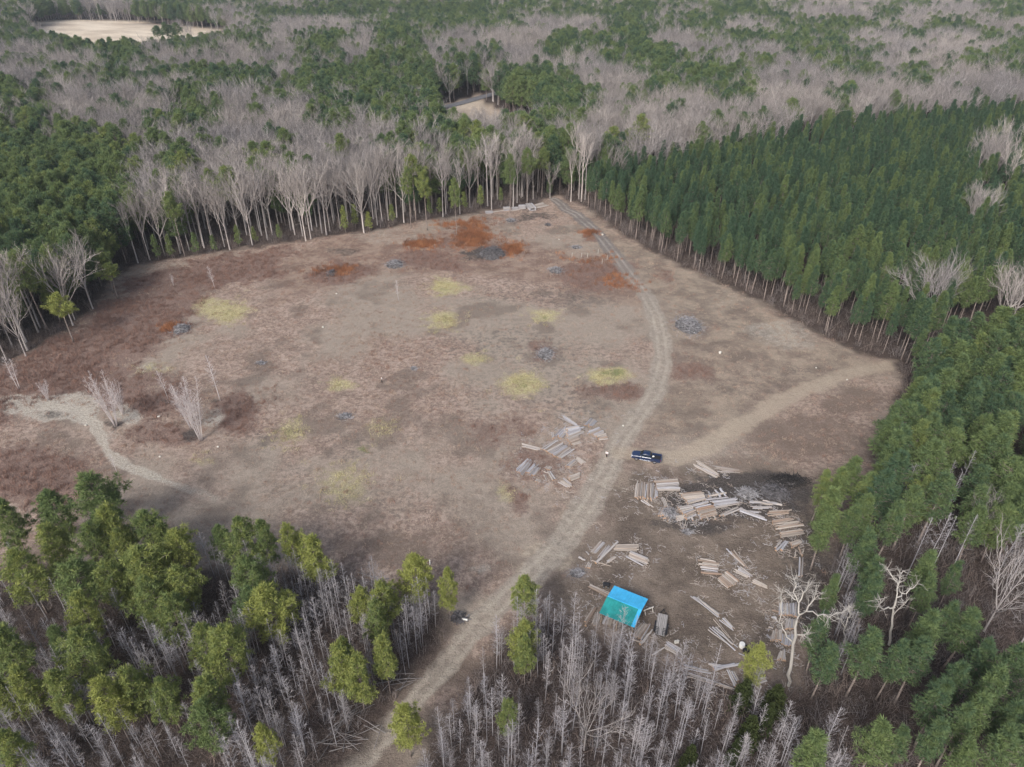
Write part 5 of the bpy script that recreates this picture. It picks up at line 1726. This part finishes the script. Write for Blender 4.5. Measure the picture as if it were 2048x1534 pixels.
for x in (-hl + .3, 0, hl - .3):
    b = MB(); b.box((x + .12, 0, 2.62), (.08, 2 * hw - .7, .14)); b.box((x + .12, 0, 2.95), (.1, .1, .5))
    place("rafter", b.mesh("rafter", [M['post']]), shed)
b = MB()
for i in range(7):
    b.box((0, hw - .36, .25 + i * .31), (2 * hl - .9, .03, .26))
place("back_wall", b.mesh("back_wall", [M['post']]), shed)
# sawmill bed under the roof
mill = thing("saw_bench", "long steel saw bench under the blue roof", "saw bench", (ctr[0], ctr[1], 0), rz)
b = MB(); b.box((0, -.2, .62), (4.2, .12, .16)); b.box((0, .5, .62), (4.2, .12, .16))
place("rail", b.mesh("rail", [M['blacksteel']]), mill)
for x in (-1.9, 0, 1.9):
    b = MB(); b.box((x, .15, .27), (.1, .8, .54))
    place("leg", b.mesh("leg", [M['blacksteel']]), mill)
b = MB(); b.box((.6, .15, 1.05), (.5, 1.1, .6), bevel=.06)
place("saw_head", b.mesh("saw_head", [plain('red_paint', (.32, .05, .04), .5)]), mill)
# rack by the gable
pr_ = W(1296, 1224)
rk = thing("saw_horse", "white timber saw horse at the shed's right gable", "saw horse", (pr_[0], pr_[1], 0), rz + .9)
b = MB(); b.box((0, 0, .78), (1.9, .12, .12)); place("beam", b.mesh("beam", [M['stone']]), rk)
for x in (-.7, .7):
    for s in (-1, 1):
        b = MB(); b.tube([(x, s * .38, 0), (x, s * .05, .74)], [.05, .05], 5)
        place("leg", b.mesh("leg", [M['stone']]), rk)
# small black cart by the shed's back corner
pc = W(1212, 1173)
ct = thing("garden_cart", "small black cart standing at the shed's back corner", "cart", (pc[0], pc[1], 0), rz + .3)
b = MB(); b.box((0, 0, .55), (1.1, .65, .32), bevel=.06); b.box((0, 0, .36), (.9, .5, .06)); place("tub", b.mesh("tub", [M['blacksteel']]), ct)
for x in (-.35, .35):
    for y in (-.36, .36):
        wheel(ct, x, y, .2, .2, .1)
b = MB(); b.tube([(.55, 0, .4), (1.0, 0, .7), (1.05, -.15, .7), (1.05, .15, .7)], [.025] * 4, 6); place("handle", b.mesh("handle", [M['blacksteel']]), ct)

# ------------------------------------------------------------------ flatbed trailer
M['deck'] = NT('grey_deck_boards')
k = M['deck'].noise(2.0, 6, .7, stretch=(.6, 6, 1))
wv = M['deck'].n("ShaderNodeTexWave", wave_type='BANDS', bands_direction='Y')
wv.inputs["Scale"].default_value = 1.15
M['deck'].t.links.new(M['deck'].coord(), wv.inputs[0])
c_ = M['deck'].mix(M['deck'].ramp(k, .3, .7), (.25, .235, .23), (.42, .40, .39))
M['deck'] = M['deck'].color(M['deck'].mix(M['deck'].ramp(wv.outputs[1], .90, .98, 0, .8), c_, (.05, .045, .045)))
tA, tB, tC, tD = W(1315, 1226, .75), W(1337.5, 1230, .75), W(1328, 1273, .75), W(1311, 1267, .75)
tc = (tA + tB + tC + tD) / 4
td = unit(((tA + tB) - (tC + tD))[:2])
tl_ = np.linalg.norm(((tA + tB) - (tC + tD))[:2]) / 2
tw_ = (np.linalg.norm(tB - tA) + np.linalg.norm(tC - tD)) / 2
tr0 = thing("flatbed_trailer", "flatbed trailer with a worn grey board deck right of the blue shed", "trailer", (tc[0], tc[1], 0), math.atan2(td[1], td[0]))
b = MB(); b.box((0, 0, .72), (tl_, tw_, .07)); place("deck", b.mesh("deck", [M['deck']]), tr0)
b = MB()
for y in (-tw_ / 2 + .06, tw_ / 2 - .06):
    b.box((0, y, .62), (tl_, .09, .12))
b.box((tl_ / 2 - .05, 0, .62), (.1, tw_ - .22, .12)); b.box((-tl_ / 2 + .05, 0, .62), (.1, tw_ - .22, .12))
b.tube([(tl_ / 2, -.5, .58), (tl_ / 2 + 1.3, 0, .5)], [.05, .05], 6); b.tube([(tl_ / 2, .5, .58), (tl_ / 2 + 1.3, 0, .5)], [.05, .05], 6)
b.tube([(tl_ / 2 + 1.1, 0, .02), (tl_ / 2 + 1.1, 0, .75)], [.035, .035], 6)
place("frame", b.mesh("frame", [M['blacksteel']]), tr0)
for y in (-tw_ / 2 - .14, tw_ / 2 + .14):
    for x in (-.75, .15):
        wheel(tr0, x - .2, y, .33, .33, .2)
    b = MB(); b.box((-.5, y, .70), (1.9, .26, .04)); b.box((-1.5, y, .6), (.06, .26, .18)); b.box((.48, y, .6), (.06, .26, .18))
    place("mudguard", b.mesh("mudguard", [M['blacksteel']]), tr0)
for y in (-tw_ * .36, tw_ * .36):                        # ramps folded over the tail of the deck
    b = MB()
    for i in range(5):
        b.box((-tl_ / 2 + .15 + i * .3, y, .80), (.06, .42, .05))
    for s in (-.21, .21):
        b.box((-tl_ / 2 + .75, y + s, .80), (1.3, .06, .07))
    place("ramp", b.mesh("ramp", [M['blacksteel']]), tr0)

# ------------------------------------------------------------------ pickup truck
M['navy'] = plain('dark_blue_paint', (0.012, 0.026, 0.075), .28, .08, .8, 0, .5)
M['navy'].node_tree.nodes["Principled BSDF"].inputs["Coat Weight"].default_value = .6
M['glass'] = plain('car_glass', (0.02, 0.03, 0.04), .08, .05, 1, 0, .5)
M['chrome'] = plain('chrome', (.62, .63, .65), .22, .05, 1, 1.0)
M['lamp'] = plain('lamp_glass', (.75, .76, .78), .15, .05, 1, 0, .5)
M['tail'] = plain('red_lamp', (.35, .02, .02), .25, .05, 1)
pf, prr = W(1266.5, 907.5, .8), W(1320, 917.5, .8)
pcn = (pf + prr) / 2
pd = unit((pf - prr)[:2])
tk_ = thing("pickup_truck", "dark blue crew cab pickup truck parked on the grass", "pickup truck", (pcn[0], pcn[1], 0), math.atan2(pd[1], pd[0]))
SX = np.linalg.norm((pf - prr)[:2]) / 5.9


def loft(m, secs, mat=0):
    """secs: list of rings (same count) joined in order and capped."""
    n = len(secs[0])
    V = np.vstack([np.array(s) for s in secs])
    F = []
    for i in range(len(secs) - 1):
        for j in range(n):
            j2 = (j + 1) % n
            F.append((i * n + j, i * n + j2, (i + 1) * n + j2, (i + 1) * n + j))
    F += [tuple(range(n))[::-1], tuple((len(secs) - 1) * n + j for j in range(n))]
    m.add(V, F, mat)


def ring(x, w, z0, z1, b=.12):
    h = w / 2
    return [(x, -h, z0), (x, h, z0), (x, h + .03, (z0 + z1) / 2), (x, h - .01, z1 - b), (x, h - b, z1), (x, -h + b, z1), (x, -h + .01, z1 - b), (x, -h - .03, (z0 + z1) / 2)]


b = MB()
loft(b, [ring(2.93, 1.62, .5, .92, .1), ring(2.80, 1.86, .45, 1.05, .14), ring(2.2, 1.94, .42, 1.12, .14), ring(1.45, 1.96, .42, 1.18, .12), ring(1.3, 1.96, .42, 1.2, .08), ring(-1.0, 1.96, .42, 1.22, .06), ring(-1.02, 1.96, .42, .78, .03), ring(-2.92, 1.94, .46, .78, .03)])
for s in (-1, 1):
    b.box((-1.96, s * .93, 1.0), (1.92, .10, .46), bevel=.03)
b.box((-2.90, 0, 1.0), (.09, 1.76, .46), bevel=.02)
body = place("body", b.mesh("body", [M['navy']], False), tk_)
b = MB()
loft(b, [ring(1.36, 1.72, 1.17, 1.22, .03), ring(.62, 1.50, 1.18, 1.80, .12), ring(.2, 1.50, 1.18, 1.86, .12), ring(-.55, 1.50, 1.18, 1.84, .12), ring(-.98, 1.62, 1.18, 1.26, .04)])
place("cab", b.mesh("cab", [M['navy']], True), tk_)
b = MB(); b.add([(1.27, -.72, 1.27), (1.27, .72, 1.27), (.70, .60, 1.77), (.70, -.60, 1.77)], [(0, 1, 2, 3)]); place("windshield", b.mesh("windshield", [M['glass']]), tk_, (.025, 0, .02))
b = MB(); b.add([(-.95, -.66, 1.32), (-.95, .66, 1.32), (-.63, .58, 1.77), (-.63, -.58, 1.77)], [(3, 2, 1, 0)]); place("rear_window", b.mesh("rear_window", [M['glass']]), tk_, (-.03, 0, .03))
for s in (-1, 1):
    for x0, x1 in ((.98, .2), (.1, -.72)):
        b = MB(); b.box(((x0 + x1) / 2, s * .815, 1.47), (abs(x0 - x1) - (.12 if x0 > .5 else 0), .02, .34), rx=-s * -.18)
        place("side_window", b.mesh("side_window", [M['glass']]), tk_)
    b = MB(); b.box((.95, s * 1.06, 1.27), (.14, .22, .17), bevel=.04); place("mirror", b.mesh("mirror", [M['navy']]), tk_)
    b = MB(); b.box((2.84, s * .72, .9), (.14, .34, .2), bevel=.03); place("headlight", b.mesh("headlight", [M['lamp']]), tk_)
    b = MB(); b.box((-2.94, s * .86, 1.0), (.06, .16, .36)); place("tail_light", b.mesh("tail_light", [M['tail']]), tk_)
    b = MB(); b.box((.15, s * 1.03, .42), (2.3, .14, .06)); place("running_board", b.mesh("running_board", [M['chrome']]), tk_)
    for x in (1.88, -1.78):
        wheel(tk_, x, s * .87, .39, .39, .27)
b = MB(); b.box((2.93, 0, .84), (.06, 1.05, .22)); place("grille", b.mesh("grille", [M['chrome']]), tk_)
b = MB(); b.box((2.97, 0, .56), (.16, 1.8, .2), bevel=.04); place("bumper", b.mesh("bumper", [M['chrome']]), tk_)
b = MB(); b.box((-3.02, 0, .58), (.16, 1.8, .18), bevel=.04); place("bumper", b.mesh("bumper", [M['chrome']]), tk_)
b = MB(); b.box((-1.95, 0, .81), (1.78, 1.68, .04)); place("bed_floor", b.mesh("bed_floor", [M['blacksteel']]), tk_)
mt = np.array([math.cos(tk_.rotation_euler.z), math.sin(tk_.rotation_euler.z)])
bg_ = stone("white sack lying in the pickup's bed", 1303, 908, .42, M['white'], "sack", "sack")
bg_.location = (pcn[0] - mt[0] * 1.35 + mt[1] * .1, pcn[1] - mt[1] * 1.35 - mt[0] * .1, 1.02)

# ------------------------------------------------------------------ people
M['skin'] = plain('skin', (.45, .27, .19), .7, .08, 6)
M['shirt'] = plain('white_shirt', (.74, .74, .76), .85, .05, 4)
M['dark'] = plain('dark_trousers', (.018, .019, .026), .9, .2, 4)
M['hair'] = plain('dark_hair', (.02, .014, .01), .8, .2, 6)


def person(label, u, v, rz, seed):
    """One continuous skinned body with clothes as children."""
    p = W(u, v)
    root = thing("person", label, "person", (p[0], p[1], 0), rz)

    def skin(name, pts, edges, mat, sub=1):
        me = bpy.data.meshes.new(name)
        me.from_pydata([q[:3] for q in pts], edges, [])
        o = place(name, me, root)
        md = o.modifiers.new("skin", 'SKIN'); md.use_smooth_shade = True
        for i, q in enumerate(pts):
            r_ = q[3] if isinstance(q[3], tuple) else (q[3], q[3])
            me.skin_vertices[0].data[i].radius = r_
            me.skin_vertices[0].data[i].use_root = i == 0
        sb = o.modifiers.new("sub", 'SUBSURF'); sb.levels = sb.render_levels = sub
        me.materials.append(mat)
        return o
    B = [(0, 0, .94, (.13, .10)), (0, 0, 1.14, (.13, .09)), (0, 0, 1.36, (.15, .10)), (0, .0, 1.47, .06), (0.01, 0, 1.55, .06), (.03, 0, 1.66, (.085, .10)), (.02, 0, 1.75, .07)]
    E = [(0, 1), (1, 2), (2, 3), (3, 4), (4, 5), (5, 6)]
    for s in (-1, 1):
        n = len(B)
        B += [(0, s * .19, 1.40, .065), (.03, s * .25, 1.13, .045), (.12, s * .24, .90, .034), (.14, s * .235, .81, (.035, .022))]
        E += [(2, n), (n, n + 1), (n + 1, n + 2), (n + 2, n + 3)]
        for j, (dx, dz, l) in enumerate(((.03, -.10, 0), (.015, -.11, 0), (0, -.105, 0), (-.015, -.085, 0), (.05, -.03, 0))):
            B.append((.14 + dx, s * (.235 - .008 * j), .79 + dz * .8, .009)); E.append((n + 3, len(B) - 1))
        n = len(B)
        st = .10 * s
        B += [(0, s * .10, .88, .09), (.02 + st * .4, s * .11, .50, .062), (st, s * .11, .09, .042), (st + .13, s * .12, .04, (.045, .03))]
        E += [(0, n), (n, n + 1), (n + 1, n + 2), (n + 2, n + 3)]
    skin("body", B, E, M['skin'])
    S = [(0, 0, .92, (.155, .125)), (0, 0, 1.14, (.155, .115)), (0, 0, 1.36, (.175, .12)), (0, 0, 1.455, .075)]
    Es = [(0, 1), (1, 2), (2, 3)]
    for s in (-1, 1):
        n = len(S)
        S += [(0, s * .20, 1.40, .083), (.03, s * .255, 1.13, .062), (.10, s * .245, .96, .05)]
        Es += [(2, n), (n, n + 1), (n + 1, n + 2)]
    skin("shirt", S, Es, M['shirt'])
    T = [(0, 0, .93, (.14, .115))]
    Et = []
    for s in (-1, 1):
        n = len(T)
        st = .10 * s
        T += [(0, s * .10, .86, .108), (.02 + st * .4, s * .11, .50, .08), (st, s * .11, .10, .062)]
        Et += [(0, n), (n, n + 1), (n + 1, n + 2)]
    skin("trousers", T, Et, M['dark'])
    skin("hair", [(-.005, 0, 1.68, (.09, .105)), (.01, 0, 1.775, .08)], [(0, 1)], M['hair'])
    for s in (-1, 1):
        skin("shoe", [(.10 * s - .05, s * .115, .04, .045), (.10 * s + .15, s * .12, .035, .042)], [(0, 1)], M['dark'])
    for nm, pt, rr in (("nose", (.135, 0, 1.645), .014), ("ear", (.03, .098, 1.65), .018), ("ear", (.03, -.098, 1.65), .018)):
        b = MB(); b.tube([(pt[0] - rr, pt[1], pt[2] + rr), pt, (pt[0] + rr * .4, pt[1], pt[2] - rr)], [rr * .4, rr, rr * .6], 6)
        place(nm, b.mesh(nm, [M['skin']], True), root)
    for s in (-1, 1):
        b = MB(); b.tube([(.118, s * .034, 1.672), (.126, s * .034, 1.672)], [.012, .008], 6)
        place("eye", b.mesh("eye", [M['hair']]), root)
    b = MB(); b.box((.122, 0, 1.60), (.01, .05, .012)); place("mouth", b.mesh("mouth", [plain('lips', (.35, .15, .12))]), root)
    return root


person("person in a white top and dark trousers standing on the track near the pickup", 1213, 915, -2.2, 1)
person("person in a white top and dark trousers walking alone in the open grass", 764, 765, .4, 2)

# ------------------------------------------------------------------ houses half hidden in the woods
M['siding'] = plain('white_siding', (.68, .69, .70), .7, .05, 1)
M['shingle'] = plain('grey_shingle', (.30, .31, .33), .85, .2, 2)
M['tinroof'] = plain('pale_tin_roof', (.58, .66, .72), .4, .06, 1, .2)
M['pane'] = plain('window_pane', (.03, .04, .05), .1, .1, 1, 0, .5)
HL = ["white house with a grey roof half hidden by a round pine in the bare woods", "pale blue roofed house deep in the far right woods", "pale roofed house behind bare trees at the right border of the photo",
      "low pale house at the left border above the pine stand", "small pale roofed shed in the trees at the left border", "house glimpsed behind far trees right of the middle"]
for (u, v, L, D, rz_, k), lab in list(zip(HOUSES, HL))[:4]:
    p = W(u, v)
    z = float(terrain(p[0], p[1]))
    hs = thing("house" if k != 4 else "garden_shed", lab, "house" if k != 4 else "shed", (p[0], p[1], z), rz_)
    hh = 3.0 if k != 4 else 2.3
    b = MB(); b.box((0, 0, hh / 2 - .1), (L, D, hh + .2)); b.add([(-L / 2, -D / 2, hh), (-L / 2, D / 2, hh), (-L / 2, 0, hh + D * .28), (L / 2, -D / 2, hh), (L / 2, D / 2, hh), (L / 2, 0, hh + D * .28)], [(0, 2, 1), (3, 4, 5)])
    place("wall", b.mesh("wall", [M['siding']]), hs)
    b = MB()
    for s in (-1, 1):
        y0, y1 = s * (D / 2 + .4), 0
        z0_, z1_ = hh - .25, hh + D * .28 + .06
        X0, X1 = -L / 2 - .4, L / 2 + .4
        P = [(X0, y0, z0_), (X1, y0, z0_), (X1, y1, z1_), (X0, y1, z1_)]
        b.add(P + [(a, c, d + .14) for a, c, d in P], [(0, 1, 2, 3), (4, 5, 6, 7), (0, 1, 5, 4), (1, 2, 6, 5), (3, 0, 4, 7)] if s < 0 else [(3, 2, 1, 0), (7, 6, 5, 4), (4, 5, 1, 0), (5, 6, 2, 1), (7, 4, 0, 3)])
    rf = place("roof", b.mesh("roof", [M['shingle'] if k == 3 else M['tinroof']]), hs)
    if k not in (4,):
        b = MB(); b.box((L * .2, D * .1, hh + D * .3), (.6, .6, 1.4)); place("chimney", b.mesh("chimney", [M['cut']]), rf)
        for x in (-L * .32, -L * .12, L * .3):
            b = MB(); b.box((x, -D / 2 - .02, 1.6), (1.2, .05, 1.2)); w_ = place("window", b.mesh("window", [M['siding']]), hs)
            b = MB(); b.box((x, -D / 2 - .05, 1.6), (1.0, .04, 1.0)); place("pane", b.mesh("pane", [M['pane']]), w_)
    b = MB(); b.box((L * .08, -D / 2 - .03, 1.05), (1.0, .05, 2.1)); dr_ = place("door", b.mesh("door", [M['shingle']]), hs)
    b = MB(); b.box((L * .08 + .35, -D / 2 - .08, 1.0), (.06, .06, .12)); place("handle", b.mesh("handle", [M['blacksteel']]), dr_)

# ------------------------------------------------------------------ haze
hz = NT('haze')
pv = hz.n("ShaderNodeVolumePrincipled")
pv.inputs["Color"].default_value = (.80, .86, .95, 1)
pv.inputs["Density"].default_value = HAZE
pv.inputs["Anisotropy"].default_value = 0.2
out = hz.t.nodes["Material Output"]
hz.t.links.remove(out.inputs["Surface"].links[0])
hz.t.links.new(pv.outputs[0], out.inputs["Volume"])
hm = MB()
hm.box((0, 1200, 45), (5200, 3600, 112))
tag(place("haze", hm.mesh("haze", [hz.m])), "thin pale air over the whole view", None, None, 'stuff')
